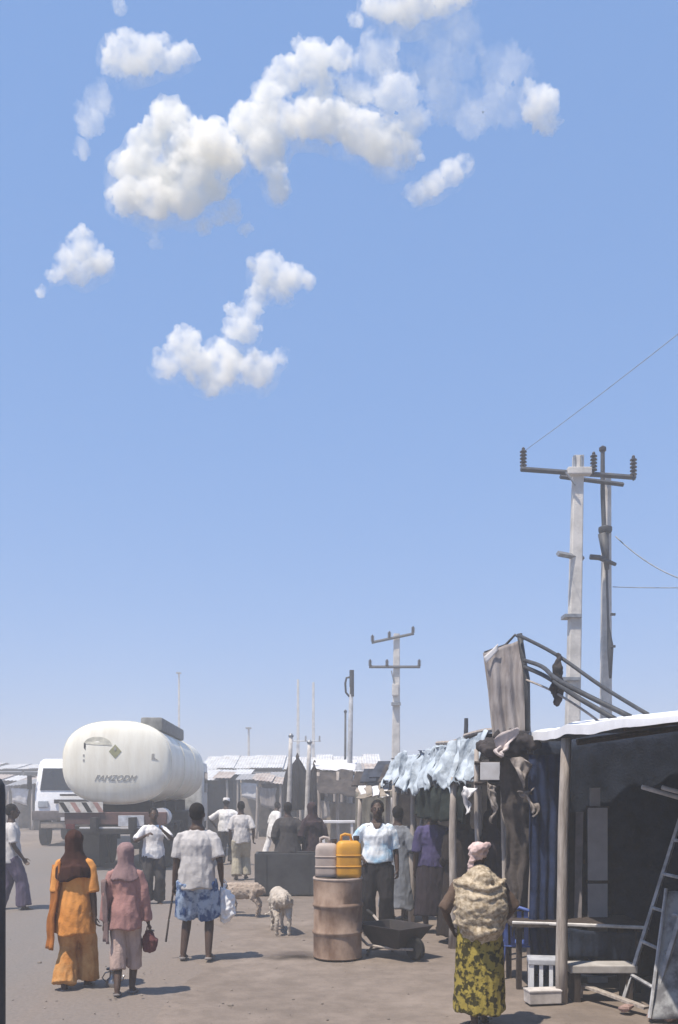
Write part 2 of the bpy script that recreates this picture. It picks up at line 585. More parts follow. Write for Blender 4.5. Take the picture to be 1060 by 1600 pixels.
# dark patch on the ground beside the drum, fading outwards
def dark_patch(x0, y0, rx, ry, seed):
    mb = MB(); fade = []
    n, m_ = 40, 10
    for i in range(m_ + 1):
        t = i / m_
        for j in range(n):
            a = 2 * math.pi * j / n
            k = t * (1 + 0.3 * noise.noise(Vector((math.cos(a) * 1.5 + seed, math.sin(a) * 1.5, 0))))
            x, y = x0 + rx * k * math.cos(a), y0 + ry * k * math.sin(a)
            mb.v.append(Vector((x, y, max(gheight(x, y), 0.0) + 0.024)))
            fade.append(1 - t)
    for i in range(m_):
        for j in range(n):
            k = (j + 1) % n
            mb.f.append((i * n + j, i * n + k, (i + 1) * n + k, (i + 1) * n + j))
    m = bpy.data.materials.get('dark patch')
    if m is None:
        m = bpy.data.materials.new('dark patch'); m.use_nodes = True
        nn, l = m.node_tree.nodes, m.node_tree.links
        b = nn['Principled BSDF']; b.inputs['Base Color'].default_value = (0.075, 0.055, 0.045, 1); b.inputs['Roughness'].default_value = 0.8
        at_ = nn.new('ShaderNodeAttribute'); at_.attribute_name = 'fade'
        tc = nn.new('ShaderNodeTexCoord'); nz = nn.new('ShaderNodeTexNoise'); nz.inputs['Scale'].default_value = 3; nz.inputs['Detail'].default_value = 6
        l.new(tc.outputs['Object'], nz.inputs['Vector'])
        mu = nn.new('ShaderNodeMath'); mu.operation = 'MULTIPLY'; l.new(at_.outputs['Fac'], mu.inputs[0]); l.new(nz.outputs['Fac'], mu.inputs[1])
        mr = nn.new('ShaderNodeMapRange'); mr.inputs['From Min'].default_value = 0.08; mr.inputs['From Max'].default_value = 0.38; mr.inputs['To Max'].default_value = 0.8
        l.new(mu.outputs[0], mr.inputs['Value']); l.new(mr.outputs[0], b.inputs['Alpha'])
    o = mb.build('ground_patch', m, origin=(0, 0, 0), smooth=True)
    at2 = o.data.attributes.new('fade', 'FLOAT', 'POINT'); at2.data.foreach_set('value', fade)
    tag(o, kind='structure')
g_ = ground_at(452, 1493); dark_patch(g_.x, g_.y, 0.55, 0.28, 3)

# ------------------------------------------------------------------ shared materials for the market
CONCRETE = mat('weathered concrete', (0.58, 0.55, 0.51), rough=0.9, var=0.14, scale=3, bump=0.4, bscale=30)
STEEL = mat('galvanised steel', (0.30, 0.31, 0.32), rough=0.5, var=0.2, scale=8, metal=0.6)
DARKSTEEL = mat('dark steel', (0.055, 0.058, 0.065), rough=0.6, var=0.2, scale=8)
PORCELAIN = mat('brown glazed porcelain', (0.035, 0.030, 0.034), rough=0.3, var=0.1)
WOOD = mat('grey weathered wood', (0.46, 0.41, 0.37), rough=0.9, color2=(0.26, 0.22, 0.19), scale=5, stretch=(6, 6, 0.7), bump=0.4, bscale=30)
WOODD = mat('dark wood', (0.075, 0.058, 0.048), rough=0.9, color2=(0.04, 0.03, 0.026), scale=5, stretch=(5, 5, 0.7), bump=0.4, bscale=30)
RUBBER = mat('black rubber', (0.022, 0.021, 0.021), rough=0.85, var=0.3, bump=0.3)
WHITEPAINT = mat('dusty white paint', (0.80, 0.78, 0.73), rough=0.45, color2=(0.66, 0.62, 0.55), scale=1.6, contrast=(0.25, 0.6))
ZINC = mat('pale zinc roofing', (0.66, 0.67, 0.68), rough=0.5, color2=(0.48, 0.46, 0.44), scale=2.0, metal=0.0)
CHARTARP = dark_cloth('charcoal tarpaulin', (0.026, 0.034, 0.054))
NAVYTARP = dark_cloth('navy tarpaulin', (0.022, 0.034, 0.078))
BLUETARP = mat('blue white plastic sheet', (0.47, 0.53, 0.585), rough=0.6, color2=(0.10, 0.125, 0.155), scale=3.4, bump=0.3, bscale=12, contrast=(0.36, 0.56))
TANTARP = mat('tan sacking', (0.34, 0.29, 0.24), rough=0.95, color2=(0.20, 0.17, 0.14), scale=1.5, bump=0.4, bscale=25)
GREYTARP = mat('grey sun-bleached tarpaulin', (0.36, 0.33, 0.32), rough=0.9, color2=(0.20, 0.175, 0.17), scale=3, stretch=(4, 4, 0.6), bump=0.3, bscale=20)
BROWNRAG = mat('brown rags', (0.085, 0.07, 0.062), rough=0.95, color2=(0.03, 0.026, 0.026), scale=4, bump=0.5, bscale=20)
OLDWHITE = mat('dirty white board', (0.74, 0.73, 0.74), rough=0.7, color2=(0.55, 0.53, 0.52), scale=3)
BUNDLE = mat('dark rag bundle', (0.06, 0.05, 0.05), rough=0.95, color2=(0.02, 0.02, 0.022), scale=5, bump=0.5, bscale=18)

RAGM = mat('stained rag', (0.34, 0.30, 0.27), rough=0.95, color2=(0.10, 0.085, 0.08), scale=9, bump=0.4, bscale=30)
def crumple(c00, c10, c11, c01, sag=0.0, amp=0.05, freq=2.0, seed=0.0, fold=0.0, nfold=6, jag=0.0):
    c00, c10, c11, c01 = map(Vector, (c00, c10, c11, c01))
    nrm = (c10 - c00).cross(c01 - c00).normalized()
    def f(u, v):
        p = c00 * (1 - u) * (1 - v) + c10 * u * (1 - v) + c11 * u * v + c01 * (1 - u) * v
        q = p * freq + Vector((seed, -seed, seed * 2))
        n = noise.noise_vector(q) * amp + noise.noise_vector(q * 2.9) * amp * 0.4
        n += nrm * fold * math.sin(u * nfold * 6.283 + 2.0 * noise.noise(q * 0.6)) * (0.35 + 0.65 * v)
        p = p + n
        if jag: p.z += jag * v * (noise.noise(Vector((u * 7, seed, 1))) + 0.7 * noise.noise(Vector((u * 19, seed, 4))))
        p.z -= sag * 4 * u * (1 - u) * 4 * v * (1 - v) * 0.5 + sag * 0.3 * math.sin(math.pi * u)
        return p
    return f

def stick(mb, a, b, r0, r1, wob=0.02, n=7, seed=0.0, k=7):
    a, b = Vector(a), Vector(b)
    pts, rs = [], []
    for i in range(k):
        t = i / (k - 1)
        p = a.lerp(b, t) + noise.noise_vector(Vector((seed * 9.1, t * 2.3, seed))) * wob
        pts.append(p); rs.append((r0 + (r1 - r0) * t) * (1 + 0.12 * noise.noise(Vector((t * 7, seed, 3)))))
    return mb.tube(pts, rs, n)

def post(e, a, b, r=0.045, seed=0.0, m=None):
    mb = MB(); stick(mb, a, b, r * 1.08, r * 0.9, 0.035, seed=seed); return mb.build('post', m or WOOD, e, world=True, smooth=True)
def tarp(e, name, m, corners, nu=24, nv=16, thick=0.006, **k):
    mb = MB().sheet(crumple(*corners, **k), nu, nv, thick); return mb.build(name, m, e, world=True, smooth=True)


# ------------------------------------------------------------------ power poles
def concrete_pole(mb, base, h, w0, w1, lean=(0, 0)):
    base = Vector(base)
    rs = []
    for i in range(9):
        t = i / 8
        w = w0 + (w1 - w0) * t
        c = base + Vector((lean[0] * t, lean[1] * t, h * t - 0.3 * (1 - t)))
        rs.append([c + Vector((sx * w / 2, sy * w * 0.36, 0)) for sx, sy in ((-1, -1), (-.82, -1.25), (.82, -1.25), (1, -1), (1, 1), (.82, 1.25), (-.82, 1.25), (-1, 1))])
    return mb.rings(rs)

def insulator(parent, p, h=0.34, r=0.07, world=True, tip=None):
    mb = MB()
    prof = [(0.018, -0.12), (0.02, 0)]
    n = 5
    for i in range(n):
        z = h * i / n
        prof += [(r, z), (r * 0.98, z + h * 0.05), (r * 0.5, z + h * 0.12), (r * 0.45, z + h / n * 0.9)]
    prof += [(r * 0.5, h), (0.02, h + 0.03)]
    mb.lathe(p, prof, 10)
    return mb.build('insulator', PORCELAIN, parent, smooth='auto', world=True)

# twin-pole behind the near stall
D1 = 19.0
pl = at(889, 1240, D1); pl.z = 0
pr = at(946, 1240, D1 + 0.9); pr.z = 0
hp = empty('power_pole', (pl + pr) / 2, 'twin concrete power pole with dark insulators, rising behind the nearest stall', 'power pole')
mb = MB(); concrete_pole(mb, pl, 9.05, 0.33, 0.21, (0.20, 0)); mb.build('pole', CONCRETE, hp, world=True, bevel=0.0)
mb = MB(); concrete_pole(mb, pr, 9.0, 0.27, 0.17, (0.03, 0)); mb.build('pole', CONCRETE, hp, world=True)
a = at(814, 733, D1 - 0.25); b = at(993, 746, D1 + 0.15)
mb = MB().tube([a, (a + b) / 2, b], 0.055, 4); mb.build('crossarm', DARKSTEEL, hp, world=True)
mb = MB().tube([a + Vector((0.95, .5, 0.02)), b + Vector((-0.1, .5, 0.02))], 0.05, 4); mb.build('crossarm', DARKSTEEL, hp, world=True)
for (x, y, h) in ((818, 728, 0.36), (928, 735, 0.36), (990, 742, 0.38)):
    insulator(hp, at(x, y, D1 - 0.1), h, 0.075)
mb = MB().box(at(905, 737, D1 - 0.12), (0.50, 0.2, 0.15)); mb.build('cap_beam', CONCRETE, hp, world=True, bevel=0.02)
for x in (898, 909):
    mb = MB().tube([at(x, 732, D1 - 0.1), at(x, 712, D1 - 0.1)], 0.03, 6); mb.build('bolt', STEEL, hp, world=True)
for (x0, x1) in ((884, 900), (909, 921)):
    mb = MB().tube([at(x0, 738, D1 - 0.2), at(x1, 758 if x0 < 900 else 738, D1 - 0.2)], 0.022, 5); mb.build('brace', STEEL, hp, world=True)
# lightning rod and cable pipe down the second pole
mb = MB().tube([at(942, 700, D1 + 0.6), at(942, 770, D1 + 0.6), at(944, 822, D1 + 0.6)], [0.045, 0.05, 0.05], 8)
mb.build('cable_pipe', DARKSTEEL, hp, world=True)
mb = MB().lathe(at(942, 704, D1 + 0.6), [(0.03, -0.05), (0.08, 0.0), (0.08, 0.06), (0.03, 0.10)], 8); mb.build('pipe_cap', PORCELAIN, hp, world=True)
mb = MB().lathe(at(946, 828, D1 + 0.62), [(0.13, -0.06), (0.15, -0.02), (0.15, 0.05), (0.10, 0.08)], 12); mb.build('clamp_band', DARKSTEEL, hp, world=True, smooth='auto')
mb = MB().tube([at(943, 834, D1 + 0.62), at(949, 890, D1 + 0.62)], [0.12, 0.05], 8); mb.build('cable_cone', DARKSTEEL, hp, world=True, smooth=True)
mb = MB().tube([at(948, 890, D1 + 0.62), at(951, 980, D1 + 0.62), at(954, 1010, D1 + 0.62), at(954, 1060, D1 + 0.62)], [0.028, 0.028, 0.07, 0.03], 8)
mb.build('cable_box', DARKSTEEL, hp, world=True, smooth=True)
a = at(872, 865, D1 - 0.3); b = at(962, 882, D1 + 0.6)
mb = MB().tube([a, a.lerp(b, 0.42)], 0.06, 4); mb.build('foot_bracket', STEEL, hp, world=True)
mb = MB().tube([at(922, 870, D1 + 0.4), at(936, 871, D1 + 0.4), b], [0.06, 0.06, 0.04], 5); mb.build('foot_bracket', DARKSTEEL, hp, world=True)
for y, dd in ((964, 0.0), (1062, 0.02)):
    mb = MB().box(at(893 - (y - 964) * 0.03, y, D1 - 0.02), (0.36 + dd, 0.34, 0.07)); mb.build('strap', STEEL, hp, world=True)
for y in (1010, 960):
    mb = MB().box(at(958, y, D1 + 0.55), (0.10, 0.06, 0.05)); mb.build('step_bolt', DARKSTEEL, hp, world=True)

# second pole down the street, two crossarms with six insulators
D2 = 39.0
p2 = at(618, 1240, D2); p2.z = 0
sp = empty('power_pole', p2, 'pale single power pole carrying two crossarms, beyond the blue sheet stall', 'power pole')
mb = MB(); concrete_pole(mb, p2, 8.85, 0.42, 0.26, (0.06, 0)); mb.build('pole', CONCRETE, sp, world=True)
for (x0, y0, x1, y1) in ((581, 1004, 647, 990), (577, 1042, 657, 1042)):
    a, b = at(x0, y0, D2 - 0.2), at(x1, y1, D2 - 0.2)
    mb = MB().tube([a, b], 0.06, 4); ca = mb.build('crossarm', DARKSTEEL, sp, world=True)
    for t in (0.02, 0.42 if y0 != y1 else 0.35, 0.98):
        insulator(sp, a.lerp(b, t) + Vector((0, 0, 0.06)), 0.24, 0.085)
mb = MB().tube([at(612, 1048, D2 - 0.2), at(618, 1075, D2 - 0.15)], 0.03, 5); mb.build('brace', STEEL, sp, world=True)
mb = MB().box(at(618, 1078, D2 - 0.22), (0.28, 0.24, 0.5)); mb.build('switch_box', CONCRETE, sp, world=True, bevel=0.03)
mb = MB().box(at(619, 1100, D2 - 0.2), (0.40, 0.34, 0.12)); mb.build('strap', STEEL, sp, world=True)

# far twin pole with three insulators
D3 = 95.0
p3 = at(478, 1240, D3); p3.z = 0
fp = empty('power_pole', p3, 'faint far-off twin power pole between the folded parasols', 'power pole')
for x, t in ((466, 1062), (490, 1066)):
    q = at(x, t, D3); mb = MB(); concrete_pole(mb, (q.x, D3, 0), q.z, 0.40, 0.24); mb.build('pole', CONCRETE, fp, world=True)
a, b = at(454, 1158, D3 - 0.3), at(502, 1158, D3 - 0.3)
mb = MB().tube([a, b], 0.05, 4); mb.build('crossarm', STEEL, fp, world=True)
for t in (0.05, 0.5, 0.95): insulator(fp, a.lerp(b, t), 0.55, 0.13)
for x, y, D, lab in ((280, 1052, 100.0, 'faint bare pole rising far behind the tanker truck'), (389, 1138, 84.0, 'short faint lamp post rising behind the far market shed')):
    q = at(x, y, D)
    e = empty('street_pole', (q.x, D, 0), lab, 'pole')
    mb = MB(); concrete_pole(mb, (q.x, D, 0), q.z, 0.30, 0.18); mb.build('shaft', CONCRETE, e, world=True)
    mb = MB().box((q.x, D - 0.2, q.z), (0.5, 0.6, 0.16)); mb.build('lamp_head', STEEL, e, world=True, bevel=0.03)

# street lamp: slim blue-grey post with a loop bracket at its top
D4 = 29.0
q = at(547, 1052, D4)
sl = empty('street_lamp', (q.x, D4, 0), 'slim grey street lamp post with a loop bracket on top, behind the yellow jerrycan', 'street lamp')
mb = MB().tube([(q.x - 0.03, D4, -0.1), (q.x, D4, 3.2), (q.x + 0.06, D4, q.z)], [0.11, 0.085, 0.06], 8); mb.build('post', mat('lamp post paint', (0.33, 0.34, 0.36), rough=0.7), sl, world=True, smooth=True)
ang = [(-0.02, 0.0), (-0.16, -0.03), (-0.2, -0.2), (-0.18, -0.5), (-0.08, -0.62), (0.0, -0.62)]
mb = MB().tube([Vector((q.x + 0.05 + x, D4, q.z - 0.12 + z)) for x, z in ang], 0.035, 6); mb.build('loop_bracket', DARKSTEEL, sl, world=True, smooth=True)
mb = MB().tube([(q.x + 0.06, D4, q.z - 0.75), (q.x + 0.06, D4, q.z + 0.1)], 0.075, 8); mb.build('lamp_head', DARKSTEEL, sl, world=True, smooth='auto')
q = at(540, 1112, 32.0)
e = empty('street_pole', (q.x, 32, 0), 'thinner dark pole just left of the slim street lamp', 'pole')
mb = MB().tube([(q.x - 0.02, 32, -0.1), (q.x, 32, q.z)], [0.06, 0.035], 7); mb.build('shaft', DARKSTEEL, e, world=True, smooth=True)
mb = MB().lathe((q.x, 32, q.z), [(0.05, -0.04), (0.06, 0.02), (0.02, 0.07)], 8); mb.build('cap', DARKSTEEL, e, world=True)

WIRE = mat('weathered cable', (0.26, 0.28, 0.32), rough=0.7)
def wire(a, b, sag, r, label):
    a, b = Vector(a), Vector(b)
    pts = [a.lerp(b, i / 16) - Vector((0, 0, sag * 4 * (i / 16) * (1 - i / 16))) for i in range(17)]
    tag(MB().tube(pts, r, 5).build('power_line', WIRE, smooth=True), label, 'cable', 'overhead lines')
wire(at(818, 706, D1 - 0.1), (9.2, -6.5, 9.0), 0.5, 0.006, 'thin overhead line running up to the top right corner from the twin pole')
wire(at(962, 838, D1 + 0.6), at(1160, 915, 17.0), 0.35, 0.014, 'sagging cable leaving the twin pole at its dark cable cone')
wire(at(958, 917, D1 + 0.6), at(1180, 915, 17.5), 0.03, 0.010, 'taut lower cable leaving the twin pole to the right')

# ------------------------------------------------------------------ far market sheds
def shed(x0, x1, d, eave, ridge, label, cat='market shed', depth=6.0, wallm=None, seed=1):
    r_ = random.Random(seed)
    e = empty('market_shed', ((x0 + x1) / 2, d, 0), label, cat)
    n = max(3, round((x1 - x0) / 0.95))
    w = (x1 - x0) / n
    for i in range(n):
        xa = x0 + w * i
        dz = r_.uniform(-0.09, 0.09)
        for (ya, za, yb, zb) in ((d - 0.4, eave, d + depth / 2, ridge), (d + depth / 2, ridge, d + depth + 0.4, eave)):
            def f(u, v, xa=xa, ya=ya, yb=yb, za=za, zb=zb):
                return (xa + (w + 0.05) * u, ya + (yb - ya) * v, za + (zb - za) * v + dz + 0.018 * math.cos(u * 6 * 6.283))
            mb = MB().sheet(f, 24, 1, 0.006); mb.build('roof_sheet', ZINC, e, world=True)
    mb = MB().box(((x0 + x1) / 2, d - 0.3, eave - 0.14), (x1 - x0, 0.08, 0.16)); mb.build('eave_beam', WOODD, e, world=True)
    k = max(3, round((x1 - x0) / 2.6))
    for i in range(k + 1):
        x = x0 + 0.15 + (x1 - x0 - 0.3) * i / k
        mb = MB(); stick(mb, (x, d - 0.1, -0.1), (x, d - 0.1, eave - 0.05), 0.11, 0.09, 0.03, seed=i + seed)
        mb.build('post', WOOD, e, world=True, smooth=True)
    mb = MB().box(((x0 + x1) / 2, d + depth * 0.75, eave * 0.48), (x1 - x0 - 0.1, 0.08, eave * 0.96)); mb.build('back_wall', wallm or BROWNRAG, e, world=True)
    for s in (x0 + 0.05, x1 - 0.05):
        mb = MB().box((s, d + depth * 0.38, eave * 0.48), (0.06, depth * 0.72, eave * 0.96)); mb.build('side_wall', BROWNRAG, e, world=True)
    y_ = d + 0.15
    x = x0 + 0.4
    while x < x1 - 1.2:                                   # cloths and boards hung along the front
        wd = r_.uniform(0.5, 1.5)
        if r_.random() < 0.72:
            zt = eave - r_.uniform(0.25, 0.9); zb = zt - r_.uniform(0.4, 1.4)
            m_ = r_.choice([OLDWHITE, TANTARP, GREYTARP, BROWNRAG, TANTARP, CHARTARP])
            mb = MB().sheet(crumple((x, y_, zt), (x + wd, y_, zt - r_.uniform(-.1, .15)), (x + wd * r_.uniform(.8, 1), y_, zb), (x + wd * r_.uniform(0, .2), y_, zb + r_.uniform(-.2, .2)), amp=0.12, freq=1.6, seed=x, fold=0.05, nfold=2), 10, 8, 0.01)
            mb.build('hung_cloth', m_, e, world=True, smooth=True)
        x += wd * r_.uniform(0.8, 1.4)
    return e
shed(-7.7, 2.3, 50.0, 3.32, 4.15, 'long far market shed with a pale sheet roof, behind the walking crowd', seed=3)
shed(-36, -10.5, 66.0, 3.75, 4.2, 'low far shed at the left edge, beyond the white truck cab', seed=5)
shed(4.0, 15.0, 58.0, 3.4, 4.1, 'far shed roof hidden behind the row of stalls', seed=8)
# small shacks huddled before the far shed
SHK = [mat('rusty pale roof sheet', (0.50, 0.45, 0.41), rough=0.7, color2=(0.30, 0.23, 0.19), scale=2), ZINC, mat('dull grey roof sheet', (0.30, 0.30, 0.31), rough=0.7)]
SHW = ['rusty pale roof', 'pale zinc roof', 'dull grey roof']
shk = [(322, 40.0, 2.2, 2.55, 0, 'beside the tanker'), (352, 46.5, 2.6, 2.9, 1, 'left of the short lamp post'), (408, 44.0, 2.4, 2.65, 2, 'behind the walkers'), (436, 38.0, 2.0, 2.35, 0, 'left of the parasols'),
       (520, 40.0, 2.6, 2.9, 1, 'behind the street lamp'), (20, 52.0, 3.0, 2.7, 0, 'at the far left edge'), (50, 47.0, 2.4, 2.4, 2, 'left of the white lorry'), (585, 33.0, 2.6, 2.75, 2, 'over the boards of the ramshackle stall')]
for i, (px, D, wd, ht, k, where) in enumerate(shk):
    r_ = random.Random(40 + i)
    q = at(px, 1240, D)
    e = empty('shack', (q.x, D, 0), 'small far shack with a %s, %s' % (SHW[k], where), 'shack', group='shacks before the far shed')
    tilt = r_.uniform(-.22, .22)
    nsh = 3
    for j in range(nsh):
        xa = q.x - wd / 2 + wd * j / nsh
        dz = r_.uniform(-.05, .05)
        f = lambda u, v: (xa + (wd / nsh + .08) * u, D - .5 + 2.2 * v, ht + tilt * ((xa - q.x) / wd + u / nsh) + .32 * v + dz + .015 * math.cos(u * 5 * 6.283))
        MB().sheet(f, 20, 1, .008).build('roof_sheet', SHK[(k + (j == 1 and r_.random() < .4)) % 3], e, world=True)
    for sx in (-.46, 0.05, .46):
        mb = MB(); stick(mb, (q.x + sx * wd, D - .3, -.1), (q.x + sx * wd + r_.uniform(-.1, .1), D - .3, ht - .02 + tilt * sx), .06, .05, .04, seed=i + sx); mb.build('post', WOOD, e, world=True, smooth=True)
    tarp(e, 'back_cloth', r_.choice([BROWNRAG, TANTARP, CHARTARP]), ((q.x - wd * .48, D + 1.3, ht), (q.x + wd * .48, D + 1.3, ht), (q.x + wd * .48, D + 1.3, 0), (q.x - wd * .48, D + 1.3, 0)), nu=12, nv=6, seed=i, fold=.05)
    x = q.x - wd * .4
    tarp(e, 'hung_cloth', r_.choice([OLDWHITE, TANTARP, GREYTARP]), ((x, D - .3, ht - .2), (x + wd * .35, D - .3, ht - .25), (x + wd * .33, D - .3, ht - 1.1), (x + .05, D - .3, ht - .9)), nu=8, nv=6, seed=i + 3, amp=.08)
    MB().box((q.x + wd * .2, D + .2, .45), (wd * .45, .7, .9)).jitter(.05, 2, i).build('counter', r_.choice([WOODD, TANTARP, GREYTARP]), e, world=True, bevel=.03)
# goods under the far shed
r_ = random.Random(12)
GOODM = [mat('tan sack', (0.36, 0.31, 0.25), rough=0.95), mat('pale sack', (0.52, 0.50, 0.46), rough=0.95), mat('grey sack', (0.19, 0.18, 0.18), rough=0.95), mat('greenish sack', (0.24, 0.26, 0.22), rough=0.95)]
GN = ['tan', 'pale', 'grey', 'greenish']
for i, (x, y, z) in enumerate([(345, 1212, 1.7), (415, 1212, 2.5), (430, 1228, 1.7), (320, 1232, 1.5), (405, 1240, 1.2), (452, 1235, 1.5), (470, 1246, 1.2)]):
    q = at(x, 1240, 51.5)
    k = i % 4
    hgt = z
    e = empty('goods_stack', (q.x, 51.5, 0), '%s stack of sacks under the far pale roof, %s from its left end' % (GN[k], ['first', 'fourth', 'fifth', 'second', 'third', 'sixth', 'seventh'][i]), 'sacks', group='goods under the far shed')
    nl = int(hgt / 0.32)
    for j in range(nl):
        mb = MB().box((q.x + r_.uniform(-.1, .1), 51.5, 0.17 + j * 0.32), (1.3 + r_.uniform(-.25, .25), 0.7, 0.33)).jitter(0.05, 2, j + i)
        mb.build('sack', GOODM[(k + (j % 2) * (i % 2)) % 4], e, world=True, bevel=0.10, smooth=True)

# folded dark parasols in front of the shed
PAR = dark_cloth('black parasol cloth', (0.022, 0.020, 0.023))
for i, (px, top, bx, D, lab) in enumerate(((465, 1184, 455, 30.0, 'tallest folded dark parasol, in front of the far shed'),
                                     (492, 1195, 485, 29.0, 'folded dark parasol just right of the tallest one'),
                                     (452, 1196, 449, 34.0, 'small folded dark parasol left of the tallest one'))):
    q = at(px, top, D)
    e = empty('parasol', (q.x, D, 0), lab, 'parasol', group='folded parasols')
    mb = MB().tube([(q.x, D, -0.05), (q.x, D, q.z + 0.1)], 0.03, 7); mb.build('pole', WOOD, e, world=True)
    rs = []
    rr = 0.36 if i == 0 else (0.27 if i == 1 else 0.22)
    for k in range(10):
        t = k / 9
        r0 = 0.03 + rr * min(1, t * 2.2) ** 0.8 * (1.0 - 0.22 * max(0, t - 0.5))
        rs.append([Vector((q.x + r0 * (1 + 0.16 * math.cos(j * 8 * 2 * math.pi / 32 + i)) * math.cos(2 * math.pi * j / 32), D + r0 * (1 + 0.16 * math.cos(j * 8 * 2 * math.pi / 32)) * math.sin(2 * math.pi * j / 32), q.z - t * 1.75)) for j in range(32)])
    mb = MB().rings(rs).jitter(0.03, 3, i); mb.build('canopy', PAR, e, world=True, smooth=True)
    mb = MB().lathe((q.x, D, q.z + 0.02), [(0.05, -0.05), (0.06, 0.03), (0.015, 0.14)], 8); mb.build('finial', WOODD, e, world=True)
for i, (x, yt, D) in enumerate(((455, 1150, 28.0), (484, 1160, 27.5))):
    q = at(x, yt, D); qb = at(x - 7, 1240, D)
    e = empty('tent_pole', (qb.x, D, 0), ['pale wooden pole left of the tallest folded parasol', 'pale wooden pole between the two dark parasols'][i], 'pole', group='bare tent poles')
    mb = MB(); stick(mb, (qb.x, D, -0.1), q, 0.085, 0.06, 0.02, seed=i); mb.build('shaft', mat('pale wood', (0.52, 0.49, 0.46), rough=0.85), e, world=True, smooth=True)
    mb = MB().lathe(q, [(0.08, -0.03), (0.085, 0.02), (0.03, 0.08)], 8); mb.build('cap', STEEL, e, world=True)

# ------------------------------------------------------------------ distant stalls in the row
# stall with tan sacking walls under a dark roof (far end of the row)
e = empty('market_stall', at(532, 1240, 27) * 1, 'far tan sacking tent stall under a dark roof, behind the street lamp', 'stall')
e.location.z = 0
def W(x, y, d): return at(x, y, d)
tarp(e, 'sacking_wall', TANTARP, (W(497, 1250, 27), W(556, 1256, 27), W(562, 1330, 27), W(496, 1328, 27)), seed=2, fold=0.06, nfold=5)
tarp(e, 'roof_tarp', BROWNRAG, (W(494, 1203, 27), W(552, 1206, 27), W(556, 1243, 25.8), W(497, 1240, 25.8)), seed=4, amp=0.08)
tarp(e, 'roof_cover', OLDWHITE, (W(490, 1186, 30), W(560, 1188, 30), W(554, 1205, 26.9), W(494, 1202, 26.9)), seed=9, amp=0.05)
tarp(e, 'hung_sheet', mat('pale hung sheet', (0.50, 0.47, 0.45), rough=0.95), (W(501, 1252, 26.7), W(516, 1252, 26.7), W(515, 1276, 26.7), W(503, 1280, 26.7)), nu=10, nv=8, seed=6, fold=0.03)
for i, x in enumerate((498, 528, 557)): post(e, (W(x, 1240, 26.6).x, 26.6, -0.05), W(x, 1206, 26.6), 0.05, i)
bm_ = empty('bench', at(520, 1240, 22.0), 'pale low bench in front of the tan sacking stall', 'bench'); bm_.location.z = 0
mb = MB().box(at(528, 1284, 22.0), (0.95, 0.4, 0.06)); mb.build('seat', OLDWHITE, bm_, world=True, bevel=0.01)
for x in (506, 550):
    for dy in (-0.14, 0.14):
        q = at(x, 1284, 22.0); mb = MB().box((q.x, 22 + dy, q.z / 2 - 0.03), (0.06, 0.06, q.z)); mb.build('leg', OLDWHITE, bm_, world=True)

# stall with broken dark boards on its roof and tan canvas edge
e = empty('market_stall', at(585, 1240, 19), 'ramshackle stall with dark boards tossed on its tan canvas roof', 'stall'); e.location.z = 0
tarp(e, 'roof_canvas', TANTARP, (W(553, 1222, 19.5), W(640, 1205, 18.5), W(640, 1226, 17.0), W(560, 1250, 18.0)), seed=3, amp=0.10, sag=0.1)
for i, (x0, y0, x1, y1, d, w_) in enumerate(((588, 1215, 602, 1190, 18, .30), (600, 1222, 612, 1195, 17.7, .24), (612, 1224, 622, 1198, 17.6, .26), (622, 1226, 634, 1196, 17.5, .2), (575, 1222, 581, 1202, 18.6, .32), (560, 1228, 567, 1206, 19, .30))):
    a, b = at(x0, y0, d), at(x1, y1, d + 0.5)
    dr = (b - a); ln = dr.length
    rot = dr.to_track_quat('Z', 'Y').to_matrix()
    mb = MB().box((a + b) / 2, (w_, 0.03, ln), rot); mb.build('board', dark_cloth('dark blue board', (0.045, 0.052, 0.07)) if i % 2 == 0 else BROWNRAG, e, world=True)
for i in range(5):
    tarp(e, 'rag', TANTARP if i % 2 else OLDWHITE, (W(560 + 9 * i, 1226 + 2 * i, 17.8), W(572 + 9 * i, 1224 + 2 * i, 17.8), W(574 + 9 * i, 1240 + i, 17.4), W(563 + 9 * i, 1243 + i, 17.4)), nu=8, nv=6, seed=i * 3 + 1, amp=0.08)
tarp(e, 'back_cloth', mat('olive grey cloth', (0.16, 0.15, 0.13), rough=0.95), (W(556, 1240, 20), W(640, 1236, 19.5), W(640, 1345, 19.5), W(556, 1338, 20)), seed=5, fold=0.06)
for i, (x, y0) in enumerate(((562, 1246), (606, 1236), (640, 1226))): post(e, (at(x, 1240, 18).x, 18, -0.05), at(x, y0, 18), 0.05, 20 + i)
tarp(e, 'hung_cloth', mat('pale grey cloth', (0.42, 0.40, 0.40), rough=0.95), (W(610, 1246, 17.4), W(626, 1244, 17.4), W(626, 1296, 17.4), W(612, 1290, 17.4)), nu=8, nv=10, seed=7, fold=0.03, nfold=3)

